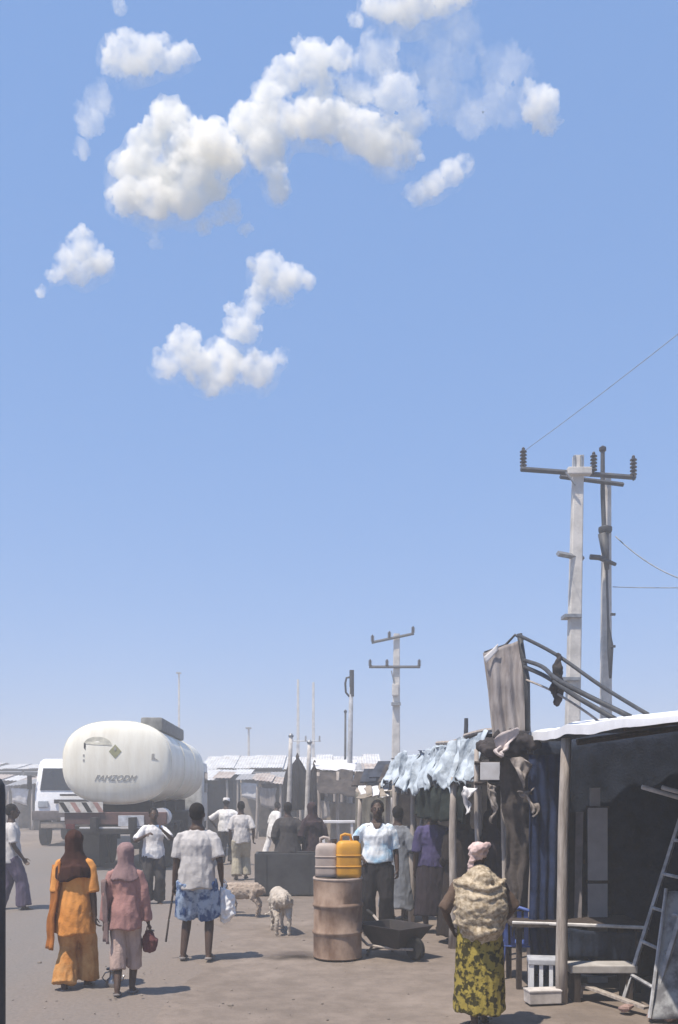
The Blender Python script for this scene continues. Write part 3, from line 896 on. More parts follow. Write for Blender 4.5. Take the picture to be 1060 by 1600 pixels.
# ------------------------------------------------------------------ stall with the blue and white plastic sheets
e = empty('market_stall', (1.9, 13.2, 0), 'stall of crooked posts hung with crumpled pale blue plastic sheets', 'stall')
A, B = Vector((1.62, 10.35, 2.47)), Vector((0.76, 14.3, 2.42))
def VL(t, z): p = A.lerp(B, t); return Vector((p.x, p.y, z))
cuts = [0, 0.2, 0.42, 0.66, 0.82, 1.0]
for i in range(5):
    t0, t1 = cuts[i], cuts[i + 1]
    zt = [2.52, 2.50, 2.46, 2.40, 2.40][i]; zb = [2.06, 2.0, 1.94, 1.95, 2.06][i]
    c0, c1 = VL(t0, zt), VL(t1 + 0.03, zt - 0.03)
    tarp(e, 'plastic_sheet', BLUETARP, (c0 + Vector((0.12, 0.08, 0.10)), c1 + Vector((0.12, 0.08, 0.08)), VL(t1 + 0.02, zb + 0.06 * (i % 2)) - Vector((0.07, 0.05, 0)), VL(t0, zb) - Vector((0.07, 0.05, 0))),
         seed=i * 5 + 2, amp=0.085, freq=2.6, fold=0.045, nfold=4, nu=40, nv=24, jag=0.13)
    tarp(e, 'roof_sheet', BLUETARP if i % 2 else CHARTARP, (c0 + Vector((0.1, 0.1, 0.06)), c1 + Vector((0.1, 0.1, 0.06)), c1 + Vector((3.2, 0.8, 0.32)), c0 + Vector((3.2, 0.8, 0.32))), seed=i * 7 + 3, amp=0.06, sag=0.12)
tarp(e, 'shade_strip', dark_cloth('dark green shade', (0.03, 0.038, 0.034)), (VL(0.05, 2.04), VL(0.62, 1.95), VL(0.6, 1.60), VL(0.1, 1.55)), seed=77, amp=0.10, fold=0.05)  # dark sheet standing in for the shade below the plastic sheets
for i, (x, y, xt, zt) in enumerate(((706, 1480, 709, 2.12), (642, 1438, 648, 2.2), (747, 1466, 747, 2.40), (624, 1418, 616, 2.2))):
    g = ground_at(x, y); post(e, (g.x, g.y, -0.06), (at(xt, 1240, g.y).x, g.y, zt), 0.050, 30 + i)
g = ground_at(634, 1436); post(e, (g.x, g.y, -0.05), at(662, 1262, g.y + 0.4), 0.035, 41)
tarp(e, 'back_tarp', BROWNRAG, ((4.6, 11.4, 2.7), (3.2, 16.4, 2.6), (3.2, 16.4, 0), (4.6, 11.4, 0)), seed=9, fold=0.06)
tarp(e, 'end_tarp', BROWNRAG, ((1.0, 16.1, 2.4), (3.4, 16.5, 2.6), (3.4, 16.5, 0), (1.0, 16.1, 0.0)), seed=10, fold=0.06)
tarp(e, 'partition_tarp', dark_cloth('brown black tarp', (0.032, 0.026, 0.025)), ((1.98, 11.95, 2.45), (4.4, 12.3, 2.6), (4.4, 12.3, 0.02), (1.98, 11.95, 0.02)), seed=11, fold=0.05)
for i, (a, b) in enumerate((((1.60, 11.3, 2.62), (1.9, 10.2, 2.66)), ((1.35, 12.4, 2.58), (1.72, 11.0, 2.62)))):
    mb = MB(); stick(mb, a, b, 0.03, 0.03, 0.03, seed=i); mb.build('roof_pole', WOOD, e, world=True)
q = at(728, 1122, 13.0)
mb = MB(); stick(mb, (q.x, 13.0, 2.4), q, 0.035, 0.03, 0.01, seed=5); mb.build('roof_stake', DARKSTEEL, e, world=True)
mb = MB(); stick(mb, at(713, 1158, 13.0), at(752, 1158, 12.8), 0.022, 0.022, 0.01, seed=6); mb.build('roof_stake', DARKSTEEL, e, world=True)

# white board and frame at the corner between the stalls
e = empty('sign_board', at(772, 1240, 10.2), 'blank white board hung between the blue sheet stall and the dark stall', 'board'); e.location.z = 0
mb = MB().box(at(766, 1205, 10.2), (0.22, 0.02, 0.20)); mb.build('panel', OLDWHITE, e, world=True, bevel=0.004)
for x in (746, 788):
    mb = MB(); stick(mb, (at(x, 1240, 10.3).x, 10.3, -0.06), at(x - (2 if x > 760 else 0), 1172, 10.3), 0.034, 0.028, 0.03, seed=x); mb.build('post', WOOD, e, world=True, smooth=True)
for y in (1192, 1224):
    mb = MB(); stick(mb, at(742, y, 10.26), at(792, y + 1, 10.26), 0.022, 0.022, 0.01, seed=y); mb.build('rail', WOODD, e, world=True)
tarp(e, 'rag', RAGM, (at(764, 1230, 10.2), at(780, 1228, 10.2), at(777, 1262, 10.15), at(771, 1285, 10.15)), nu=12, nv=16, seed=4, amp=0.08, freq=6, fold=0.02, nfold=2)
tarp(e, 'rag', OLDWHITE, (at(722, 1232, 10.2), at(742, 1228, 10.2), at(732, 1262, 10.15), at(727, 1268, 10.15)), nu=12, nv=14, seed=14, amp=0.08, freq=6, fold=0.02, nfold=2)

# ------------------------------------------------------------------ the near stall: dark tarpaulin shelter on poles
e = empty('market_stall', (3.4, 7.4, 0), 'nearest stall, a dark tarpaulin shelter on wooden poles with a white roof edge', 'stall')
F0, F1 = Vector((2.25, 4.6, 2.345)), Vector((2.0, 9.15, 2.445))
def FE(t, dz=0, dx=0): p = F0.lerp(F1, t); return Vector((p.x + dx, p.y, p.z + dz))
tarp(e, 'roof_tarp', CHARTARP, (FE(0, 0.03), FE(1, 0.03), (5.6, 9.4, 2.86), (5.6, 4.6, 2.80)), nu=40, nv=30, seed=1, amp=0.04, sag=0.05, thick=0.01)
nz = 5
for i in range(nz):
    t0, t1 = i / nz, (i + 1) / nz
    def f(u, v, t0=t0, t1=t1):
        p = FE(t0 + (t1 - t0) * u + 0.004)
        bow = 0.012 * math.sin(u * 3.14) + 0.010 * noise.noise(p * 4)
        return (p.x - 0.05 + 0.9 * max(0, v - 0.3) - bow, p.y, p.z + 0.01 * math.sin(p.y * 5) - 0.02 + ((0.045 + 0.05 * min(1, max(0, (p.y - 5.9) / 1.2))) * min(v, 0.3) / 0.3) + 0.10 * max(0, v - 0.3) + bow)
    mb = MB().sheet(f, 14, 8, 0.005); mb.build('roof_edge_sheet', mat('white roof edge', (0.86, 0.86, 0.88), rough=0.45, var=0.04), e, world=True, smooth='auto')
g = ground_at(880, 1565)
post(e, (g.x, g.y, -0.08), (at(882, 1240, g.y).x + 0.0, g.y, 2.40), 0.052, 3)
post(e, (1.98, 9.2, -0.05), (1.98, 9.2, 2.4), 0.04, 8)
post(e, (2.35, 4.9, -0.05), (2.3, 4.9, 2.42), 0.05, 9)
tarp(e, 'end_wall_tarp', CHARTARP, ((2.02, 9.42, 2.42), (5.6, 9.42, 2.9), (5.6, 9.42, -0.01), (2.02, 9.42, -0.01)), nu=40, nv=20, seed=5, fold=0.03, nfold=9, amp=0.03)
tarp(e, 'back_light_blocker', CHARTARP, ((5.55, 9.4, 2.9), (5.55, 4.6, 2.9), (5.55, 4.6, 0), (5.55, 9.4, 0)), seed=6, fold=0.03)  # unseen wall, added so the stall interior stays dark
tarp(e, 'near_light_blocker', CHARTARP, ((2.7, 4.6, 2.5), (5.55, 4.6, 2.9), (5.55, 4.6, 0), (2.7, 4.6, 0)), seed=7, fold=0.03)  # out-of-view side closed off to deepen the shade inside
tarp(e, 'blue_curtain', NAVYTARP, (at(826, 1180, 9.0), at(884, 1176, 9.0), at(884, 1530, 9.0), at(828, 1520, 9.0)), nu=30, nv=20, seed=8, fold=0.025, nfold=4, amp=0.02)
tarp(e, 'brown_rag', BROWNRAG, (at(786, 1178, 9.25), at(838, 1182, 9.1), at(834, 1300, 9.1), at(800, 1500, 9.25)), nu=16, nv=24, seed=12, amp=0.08, fold=0.03, nfold=3)
for i, (x, y) in enumerate(((818, 1205), (826, 1245))):
    tarp(e, 'pale_rag', RAGM, (at(x - 10, y - 10, 8.98), at(x + 9, y - 14, 8.98), at(x + 3, y + 20, 8.95), at(x - 3, y + 16, 8.95)), nu=14, nv=14, seed=30 + i, amp=0.14, freq=6, fold=0.03, nfold=2)
mb = MB().tube([at(750, 1166, 9.3), at(780, 1158, 9.2), at(812, 1158, 9.1), at(838, 1164, 9.0)], [(0.04, 0.03), (0.10, 0.09), (0.12, 0.10), (0.05, 0.06)], 10, ends=True)
mb.ball(at(770, 1172, 9.2), (0.14, 0.10, 0.07)); mb.ball(at(800, 1172, 9.12), (0.12, 0.1, 0.07)); mb.ball(at(820, 1160, 9.05), (0.12, 0.1, 0.06))
me = remesh(mb, 0.02, 2, wrinkle=0.05, wfreq=(9, 9, 9), seed=3)
me.transform(Matrix.Translation(-world_loc(e)))
link_mesh('cloth_roll', me, BUNDLE, e)
tarp(e, 'pink_rag', mat('pinkish rag', (0.55, 0.48, 0.46), rough=0.95), (at(776, 1150, 9.0), at(800, 1148, 9.0), at(790, 1180, 8.95), at(784, 1184, 8.95)), nu=14, nv=14, seed=21, amp=0.12, freq=6, fold=0.03, nfold=2)
for i, (y0, z0) in enumerate(((5.4, 2.43), (6.9, 2.42), (8.3, 2.40))):
    mb = MB(); stick(mb, (2.2, y0, z0 - 0.02), (5.5, y0 + 0.1, 2.84), 0.03, 0.03, 0.02, seed=50 + i); mb.build('rafter', WOODD, e, world=True)

# draped panel standing on the roof corner with bent rods
e = empty('roof_banner', at(792, 1150, 9.2), 'grey bleached tarpaulin banner standing on the roof corner with four bent rods', 'banner')
bx = (757, 826)
tarp(e, 'banner_cloth', GREYTARP, (at(757, 1020, 9.25), at(816, 998, 9.2), at(828, 1142, 9.1), at(772, 1152, 9.2)), nu=30, nv=26, seed=2, amp=0.03, fold=0.035, nfold=3)
tarp(e, 'torn_corner', OLDWHITE, (at(754, 1026, 9.2), at(777, 1006, 9.2), at(776, 1016, 9.2), at(758, 1036, 9.2)), nu=6, nv=4, seed=5, amp=0.02)
fr = [at(812, 990, 9.15), at(818, 1030, 9.15), at(824, 1060, 9.1), at(825, 1142, 9.05)]
mb = MB().tube(fr, 0.028, 6); mb.build('upright', DARKSTEEL, e, world=True, smooth=True)
mb = MB().tube([at(757, 1020, 9.3), at(790, 1008, 9.28), at(805, 992, 9.2), at(818, 1000, 9.15)], 0.014, 6); mb.build('top_rail', DARKSTEEL, e, world=True, smooth=True)
mb = MB().tube([at(757, 1020, 9.3), at(765, 1080, 9.3), at(772, 1152, 9.25)], 0.014, 6); mb.build('upright', WOOD, e, world=True)
rods = [((812, 993), (868, 1022), (940, 1072), (1012, 1116), 0.018), ((820, 1032), (848, 1042), (878, 1066), (985, 1120), 0.022),
        ((820, 1042), (855, 1058), (900, 1088), (962, 1124), 0.022), ((822, 1062), (860, 1078), (905, 1105), (940, 1130), 0.011)]
for i, r in enumerate(rods):
    ds = (9.1, 8.5, 7.7, 6.75 + 0.25 * i)
    pts = [at(r[k][0], r[k][1], ds[k]) for k in range(4)]
    fine = []
    for k in range(3):
        p0, p1, p2_, p3_ = pts[max(k - 1, 0)], pts[k], pts[k + 1], pts[min(k + 2, 3)]
        for s in range(5):
            t = s / 5
            fine.append(0.5 * ((2 * p1) + (p2_ - p0) * t + (2 * p0 - 5 * p1 + 4 * p2_ - p3_) * t * t + (3 * p1 - p0 - 3 * p2_ + p3_) * t ** 3))
    fine.append(pts[3])
    mb = MB().tube(fine, r[4], 6); mb.build('bent_rod', DARKSTEEL if i < 3 else WOOD, e, world=True, smooth=True)
# dark sack dangling from the rods
mb = MB().tube([at(873, 1024, 8.35), at(872, 1045, 8.3), at(871, 1075, 8.3), at(872, 1098, 8.3)], [(0.02, 0.02), (0.045, 0.04), (0.065, 0.05), (0.03, 0.03)], 10, ends=True)
me = remesh(mb, 0.014, 2, wrinkle=0.03, wfreq=(14, 14, 9), seed=5)
o_ = at(872, 1098, 8.3); me.transform(Matrix.Translation(-o_))
tag(link_mesh('hanging_sack', me, BUNDLE, None, o_), 'small dark sack dangling from the bent rods above the roof', 'sack')

# things inside and before the near stall
e = empty('table', (2.35, 8.85, 0), 'long low table with a pale front edge inside the dark stall', 'table')
a, b = at(800, 1441, 8.75), at(1012, 1449, 8.6)
mb = MB().box((a + b) / 2 + Vector((0, 0.32, -0.01)), ((b - a).length, 0.66, 0.03)); mb.build('tabletop', WOODD, e, world=True)
mb = MB().tube([a + Vector((0, -0.03, 0)), (a + b) / 2 + Vector((0, -0.03, 0.003)), b + Vector((0, -0.03, 0))], 0.017, 6); mb.build('edge_rail', mat('pale rail', (0.62, 0.60, 0.58), rough=0.6), e, world=True)
for p in (a, b):
    for dy in (0.05, 0.58):
        mb = MB().box((p.x + (0.08 if p is a else -0.08), p.y + dy, p.z / 2 - 0.02), (0.05, 0.05, p.z)); mb.build('leg', WOODD, e, world=True)
tarp(e, 'front_cloth', CHARTARP, (at(890, 1452, 8.66), at(1004, 1455, 8.62), at(1004, 1500, 8.62), at(890, 1500, 8.66)), nu=20, nv=8, seed=3, fold=0.015)
e = empty('bench', at(945, 1520, 8.45), 'low grey plank bench under the table in the dark stall', 'bench'); e.location.z = 0
q = at(938, 1511, 8.35)
mb = MB().box(q, (0.62, 0.26, 0.07)); mb.build('seat', mat('grey plank', (0.44, 0.42, 0.40), rough=0.9, color2=(0.3, 0.28, 0.26)), e, world=True, bevel=0.008)
for dx in (-0.24, 0.24):
    mb = MB().box((q.x + dx, q.y, (q.z - 0.04) / 2 - 0.01), (0.06, 0.22, q.z - 0.02)); mb.build('leg', WOODD, e, world=True)
e = empty('door_panel', at(935, 1240, 9.25), 'pale grey door panel leaning on the back tarpaulin of the dark stall', 'door panel'); e.location.z = 0
PALEP = mat('pale grey panel', (0.42, 0.41, 0.42), rough=0.85, color2=(0.30, 0.29, 0.30), scale=3)
for (y0, y1) in ((1262, 1376), (1380, 1500)):
    a, b = at(934, y0, 9.22), at(934, y1, 9.15)
    mb = MB().box((a + b) / 2, (0.20, 0.03, a.z - b.z)); mb.build('panel', PALEP, e, world=True, bevel=0.004)
mb = MB().box(at(934, 1378, 9.2), (0.215, 0.045, 0.03)); mb.build('rail', WOODD, e, world=True)
mb = MB().box(at(930, 1246, 9.24), (0.10, 0.03, 0.20)); mb.build('top_strip', PALEP, e, world=True)
mb = MB().box(at(934, 1262, 9.2), (0.22, 0.05, 0.03)); mb.build('rail', WOODD, e, world=True)
mb = MB().box(at(934, 1545, 9.15), (0.20, 0.04, 0.25)); mb.build('panel', PALEP, e, world=True)
e = empty('plank', at(905, 1240, 9.2), 'tall narrow plank standing beside the pale door panel', 'plank'); e.location.z = 0
mb = MB(); a, b = at(906, 1268, 9.25), at(902, 1430, 9.1); b.z = 0.0
mb.box((a + b) / 2, (0.075, 0.03, a.z), (a - b).to_track_quat('Z', 'Y').to_matrix()); mb.build('board', mat('dull brown plank', (0.20, 0.18, 0.18), rough=0.9), e, world=True)
mb = MB().box((a.x, a.y - 0.03, 1.2), (0.09, 0.02, 0.04)); mb.build('cleat', WOODD, e, world=True)

# ladder and boards leaning at the right edge
LGREY = mat('worn grey paint', (0.46, 0.46, 0.47), rough=0.7, color2=(0.25, 0.25, 0.26), scale=7, contrast=(0.4, 0.6))
e = empty('ladder', (2.66, 7.95, 0), 'worn grey ladder leaning into the dark stall at the right edge', 'ladder')
def LP(t, side):   # t: 0 foot .. 1 top
    y = 8.25 if side == 0 else 7.62
    return Vector((2.62 + 0.02 * side + 0.72 * t, y, 2.3 * t))
for s in (0, 1):
    mb = MB().tube([LP(0, s), LP(0.5, s), LP(1, s)], (0.022) if s == 0 else 0.025, 4); mb.build('rail', LGREY, e, world=True)
for k in range(7):
    t = 0.10 + k * 0.135
    mb = MB().tube([LP(t, 0), LP(t, 1)], 0.017, 6); mb.build('rung', LGREY, e, world=True)
e = empty('metal_sheet', (2.85, 7.45, 0), 'scuffed grey metal sheet leaning beside the ladder', 'metal sheet')
mb = MB().sheet(crumple((2.62, 7.52, 0.02), (2.98, 7.40, 0.02), (3.22, 7.75, 1.05), (2.88, 7.85, 1.05), amp=0.03, freq=4, seed=3), 12, 18, 0.006)
mb.build('sheet', mat('scuffed sheet metal', (0.36, 0.37, 0.38), rough=0.6, color2=(0.12, 0.12, 0.13), scale=5, contrast=(0.38, 0.55)), e, world=True, smooth=True)
mb = MB().tube([(2.60, 7.50, 0.02), (2.86, 7.83, 1.07)], 0.016, 6); mb.build('edge_strip', LGREY, e, world=True)
e = empty('ramp_board', at(940, 1560, 8.0), 'short pale plank slanting from the ground to the ladder foot', 'plank'); e.location.z = 0
a, b = at(908, 1538, 8.35), at(1010, 1575, 7.75)
mb = MB(); mb.box((a + b) / 2, (0.07, 0.022, (a - b).length), (a - b).to_track_quat('Z', 'Y').to_matrix()); mb.build('plank', WOOD, e, world=True)
mb = MB(); stick(mb, (a.x, a.y, 0.0), a, 0.02, 0.02, 0.0); mb.build('prop', WOOD, e, world=True)
for i, (x, y, dz) in enumerate(((1004, 1230, 0), (1034, 1231, 0.02))):
    a = at(x, y, 7.9 + 0.15 * i); b = Vector((5.3, 8.15, 1.22 + 0.1 * i))
    mb = MB(); stick(mb, a, b, 0.021, 0.024, 0.01, seed=i)
    tag(mb.build('bamboo_pole', mat('pale bamboo', (0.50, 0.49, 0.50), rough=0.7), smooth=True), ['longer pale bamboo pole jutting out above the ladder', 'shorter pale bamboo pole beside the longer one above the ladder'][i], 'pole', 'bamboo poles in the dark stall')
e = empty('rack', (5.2, 8.15, 0), 'dark wooden rack at the back of the dark stall', 'rack')
mb = MB().box((5.2, 8.15, 0.58), (0.2, 0.8, 1.14)); mb.build('frame', WOODD, e, world=True, bevel=0.01)
mb = MB().box((5.2, 8.15, 1.17), (0.26, 0.86, 0.04)); mb.build('top', WOODD, e, world=True, bevel=0.005)

# bricks and rubble by the ladder foot
RUB = [mat('pinkish rubble', (0.36, 0.24, 0.21), rough=0.95, bump=0.5), mat('pale rubble', (0.44, 0.41, 0.38), rough=0.95, bump=0.5)]
spots = [(1034, 1578, .07), (1050, 1568, .06), (1046, 1592, .08), (1022, 1592, .05), (1058, 1584, .07), (980, 1580, .06), (1060, 1560, .05)]
labs = ['pinkish stone closest to the ladder foot', 'pinkish stone at the frame edge behind the others', 'biggest rubble stone in the lower right corner', 'small pale stone left of the biggest rubble stone', 'stone cut by the right frame edge, low down', 'pale stone under the slanting plank', 'small stone cut by the right frame edge, higher up']
for i, (x, y, r) in enumerate(spots):
    g = ground_at(x, y)
    mb = MB().ball((g.x, g.y, r * 0.45), (r * 1.2, r, r * 0.7), 9, 6).jitter(r * 0.55, 9, i * 3.3)
    tag(mb.build('rubble_stone', RUB[(i + i // 3) % 2]), labs[i], 'stone', 'rubble by the ladder')

# ------------------------------------------------------------------ tanker truck
DT = 21.8
yaw = math.atan2(0.049, 1.0)
tq = at(182, 1240, DT)
truck = empty('tanker_truck', (tq.x, DT, 0), 'white tanker truck seen from behind, its round tank in the sun', 'truck', rz=yaw)
def superring(y, w, h, zc, n=48, e=2.7, sc=1.0):
    r = []
    for j in range(n):
        a = 2 * math.pi * j / n
        c, s = math.cos(a), math.sin(a)
        r.append(Vector((math.copysign(abs(c) ** (2 / e), c) * w / 2 * sc, y, zc + math.copysign(abs(s) ** (2 / e), s) * h / 2 * sc)))
    return r
TW, TH, TZ, TL = 2.62, 2.02, 2.66, 8.2
rs = []
for k in range(9):                                       # dished rear head
    a = math.pi / 2 * k / 8
    sc = max(0.02, math.sin(a))
    rs.append(superring(-0.24 * math.cos(a) + 0.10, TW, TH, TZ, sc=sc ** 0.9, e=2.0 + 0.5 * (k / 8)))
for y in (0.3, 2, 4, 6, TL - 0.3): rs.append(superring(y, TW, TH, TZ, e=2.5))
for k in range(1, 6):
    a = math.pi / 2 * k / 5
    rs.append(superring(TL - 0.3 + 0.34 * math.sin(a), TW, TH, TZ, sc=max(0.02, math.cos(a)), e=2.5))
TANKP = mat('dusty cream tank paint', (0.85, 0.82, 0.71), rough=0.45, color2=(0.69, 0.64, 0.52), scale=2.2, stretch=(2.2, 0.6, 0.35), contrast=(0.25, 0.62), spec=0.5)
tank = MB().rings(rs).build('tank', TANKP, truck, smooth=True)
# weld seam where the head meets the shell
for y in (0.12, 2.8, 5.5):
    r0 = superring(y, TW + 0.035, TH + 0.035, TZ, e=2.5); r1 = superring(y + 0.06, TW + 0.035, TH + 0.035, TZ, e=2.5)
    ri0 = superring(y, TW - 0.02, TH - 0.02, TZ, e=2.5); ri1 = superring(y + 0.06, TW - 0.02, TH - 0.02, TZ, e=2.5)
    MB().rings([r0, r1, ri1, ri0], closed=True).build('seam_band', TANKP, tank, smooth='auto')
TDARK = mat('dark chassis', (0.035, 0.032, 0.032), rough=0.75, var=0.3)
MARK = mat('faded grey marking', (0.36, 0.35, 0.32), rough=0.7)
OLIVE = mat('faded olive sign paint', (0.33, 0.32, 0.18), rough=0.6, color2=(0.24, 0.24, 0.14), scale=9)
from mathutils.bvhtree import BVHTree
_tb = BVHTree.FromPolygons([v.co.copy() for v in tank.data.vertices], [tuple(p.vertices) for p in tank.data.polygons])
def tanky(x, z):                                         # rear surface of the dished head
    return _tb.ray_cast(Vector((x, -2, z)), Vector((0, 1, 0)))[0].y
def text_mesh(txt, size, shear=0.0):
    cu = bpy.data.curves.new('txt', 'FONT'); cu.body = txt; cu.size = size; cu.shear = shear
    cu.align_x = 'CENTER'; cu.align_y = 'CENTER'; cu.extrude = 0.003; cu.resolution_u = 3
    o = bpy.data.objects.new('txt', cu); col.objects.link(o)
    me = bpy.data.meshes.new_from_object(o.evaluated_get(bpy.context.evaluated_depsgraph_get()))
    bpy.data.objects.remove(o)
    return me
def on_tank(me, cx, cz, rot=0.0, off=0.006):
    bm = bmesh.new(); bm.from_mesh(me)
    bmesh.ops.subdivide_edges(bm, edges=[e_ for e_ in bm.edges if e_.calc_length() > 0.12], cuts=2)
    c, s = math.cos(rot), math.sin(rot)
    for v in bm.verts:
        x, y, z = v.co
        X, Z = cx + x * c - y * s, cz + x * s + y * c
        v.co = (X, tanky(X, Z) - off - z, Z)
    bm.to_mesh(me); bm.free()
    return me
link_mesh('lettering', on_tank(text_mesh('FAMZODM', 0.20, 0.5), -0.02, 2.27, 0.0), MARK, tank)
# hazard diamond, stencil figure, arc of faded paint, small marks
def flat(pts, n=6):
    m_ = MB(); k = len(pts)
    m_.add([(x, y, -0.003) for x, y in pts] + [(x, y, 0.003) for x, y in pts], [tuple(range(k)), tuple(range(2 * k - 1, k - 1, -1))] + [(i, i + k, (i + 1) % k + k, (i + 1) % k) for i in range(k)])
    return m_.mesh('flat')
link_mesh('hazard_diamond', on_tank(flat([(0.15, 0), (0, 0.17), (-0.15, 0), (0, -0.17)]), 0.0, 2.92), OLIVE, tank)
link_mesh('diamond_mark', on_tank(flat([(0.035, 0), (0, 0.06), (-0.035, 0), (0, -0.05)]), 0.0, 2.98, 0, 0.014), MARK, tank)
arc = [(0.34 * math.cos(a), 0.20 * math.sin(a)) for a in [math.pi * i / 10 for i in range(11)]]
link_mesh('faded_arc', on_tank(flat(arc), -0.42, 3.08, -0.06), mat('faded paint', (0.55, 0.53, 0.44), rough=0.6), tank)
link_mesh('bracket_mark', on_tank(flat([(0, 0.11), (0.045, 0.08), (0.04, -0.08), (0, -0.02)]), -0.76, 3.03), TDARK, tank)
for z in (2.80, 2.68): link_mesh('bolt_mark', on_tank(flat([(0, 0), (0.04, 0), (0.04, 0.05), (0, 0.05)]), -0.78, z), MARK, tank)
link_mesh('stencil_mark', on_tank(flat([(-0.06, 0.10), (0.0, 0.10), (-0.01, 0.0), (0.10, -0.06), (0.02, -0.05), (-0.07, -0.04)]), 0.93, 2.77), MARK, tank)
# walkway box on the top right
MB().box((0.72, 3.0, 3.66), (0.55, 4.4, 0.34)).build('walkway_box', mat('grey walkway', (0.20, 0.20, 0.19), rough=0.8), truck, bevel=0.06, smooth='auto')
for y in (1.6, 3.4, 5.4):
    MB().lathe((-0.1, y, 3.62), [(0.28, 0), (0.30, 0.08), (0.24, 0.14), (0.05, 0.16)], 16).build('hatch', TANKP, truck, smooth='auto')
# chassis
for s in (-0.45, 0.45):
    MB().box((s, 4.8, 1.18), (0.14, 10.6, 0.3)).build('chassis_rail', TDARK, truck)
for y in (0.9, 3.0, 5.2, 7.4):
    MB().box((0, y, 1.50), (1.5, 0.25, 0.42)).build('tank_saddle', TDARK, truck)
RED = mat('dusty maroon beam', (0.14, 0.075, 0.068), rough=0.7, color2=(0.07, 0.045, 0.042), scale=4)
MB().box((0, -0.02, 1.30), (2.45, 0.14, 0.30)).build('rear_beam', RED, truck, bevel=0.02)
MB().box((0.15, -0.12, 0.98), (2.1, 0.12, 0.13)).build('bumper', TDARK, truck, bevel=0.02)
MB().box((0.15, -0.10, 1.075), (2.0, 0.10, 0.035)).build('bumper_strip', OLDWHITE, truck)
MB().box((0.38, -0.115, 1.24), (0.62, 0.03, 0.26)).build('number_plate', mat('grey plate', (0.55, 0.56, 0.60), rough=0.5), truck, bevel=0.008)
CHW = mat('chevron white', (0.58, 0.55, 0.50), rough=0.6); CHR = mat('chevron red', (0.36, 0.21, 0.18), rough=0.6); CHB = mat('chevron black', (0.03, 0.03, 0.03), rough=0.6)
bd = MB().box((-0.82, -0.12, 1.57), (1.05, 0.03, 0.26)).build('chevron_board', CHW, truck)
for k in range(4):
    x = -1.2 + 0.27 * k
    mb = MB(); mb.add([(x, -0.139, 1.45), (x + 0.12, -0.139, 1.45), (x - 0.03, -0.139, 1.69), (x - 0.15, -0.139, 1.69), (x, -0.13, 1.45), (x + 0.12, -0.13, 1.45), (x - 0.03, -0.13, 1.69), (x - 0.15, -0.13, 1.69)],
                     [(0, 1, 2, 3), (7, 6, 5, 4), (0, 4, 5, 1), (1, 5, 6, 2), (2, 6, 7, 3), (3, 7, 4, 0)])
    mb.build('stripe', CHR if k % 2 else CHB, bd)
for x in (-1.08, 1.02):
    MB().box((x, -0.08, 1.10), (0.22, 0.06, 0.12)).build('tail_lamp', mat('tail lamp red', (0.10, 0.02, 0.018), rough=0.4), truck, bevel=0.01)
def wheel(parent, c, r=0.52, w=0.30):
    rot = Matrix.Rotation(math.pi / 2, 3, 'Y')
    ty = MB().lathe(c, [(r * 0.58, -w / 2), (r * 0.92, -w / 2), (r, -w * 0.36), (r, w * 0.36), (r * 0.92, w / 2), (r * 0.58, w / 2)], 28, rot).build('wheel', RUBBER, parent, smooth='auto')
    MB().lathe(c, [(r * 0.57, -w * 0.42), (r * 0.52, -w * 0.2), (r * 0.2, -w * 0.1), (r * 0.2, w * 0.1), (r * 0.52, w * 0.2), (r * 0.57, w * 0.42)], 20, rot).build('rim', mat('dull wheel steel', (0.25, 0.24, 0.23), rough=0.6), ty, smooth='auto')
for y in (1.2, 2.55, 8.9):
    for s in (-1, 1):
        wheel(truck, Vector((s * 1.05, y, 0.52)))
        if y < 8: wheel(truck, Vector((s * 0.72, y, 0.52)))
for s in (-1, 1):
    MB().box((s * 0.88, 0.35, 0.62), (0.78, 0.03, 0.95)).jitter(0.01, 3).build('mud_flap', RUBBER, truck)
    mg = []
    for y0 in (1.2, 2.55):
        arcp = [Vector((0, y0 + 0.68 * math.cos(a), 0.52 + 0.66 * math.sin(a))) for a in [math.pi * (0.06 + 0.88 * i / 10) for i in range(11)]]
        MB().sheet(lambda u, v, arcp=arcp: arcp[min(10, int(round(u * 10)))] + Vector((s * 0.52 + s * 0.74 * v, 0, 0)), 10, 1, 0.012).build('mudguard', TDARK, truck, smooth='auto')
# side locker, hose tube and round white cap
MB().box((1.12, 4.4, 0.95), (0.42, 1.8, 0.9)).build('side_locker', TDARK, truck, bevel=0.03)
MB().box((1.14, 6.6, 0.88), (0.5, 1.7, 0.75)).build('fuel_tank', mat('dull fuel tank', (0.13, 0.13, 0.13), rough=0.6), truck, bevel=0.12, smooth='auto')
MB().lathe((1.05, 0.35, 1.33), [(0.02, -0.26), (0.18, -0.24), (0.22, -0.18), (0.22, 0.3)], 20, Matrix.Rotation(-math.pi / 2, 3, 'X').transposed() @ Matrix.Identity(3)).build('pipe_cap', OLDWHITE, truck, smooth='auto')
# cab in front of the tank
cabm = mat('cab paint', (0.62, 0.62, 0.60), rough=0.4)
MB().box((0, 9.55, 1.95), (2.4, 1.7, 2.1)).build('cab', cabm, truck, bevel=0.15, smooth='auto')
MB().box((1.215, 9.7, 2.3), (0.02, 0.9, 0.7)).build('side_window', mat('dark glass', (0.02, 0.022, 0.025), rough=0.1, spec=0.6), truck)
MB().box((-1.215, 9.7, 2.3), (0.02, 0.9, 0.7)).build('side_window', MATS['dark glass'], truck)
MB().box((0, 9.6, 0.85), (2.3, 1.6, 0.35)).build('cab_base', TDARK, truck)
# ladder up the rear head
LX = -0.98

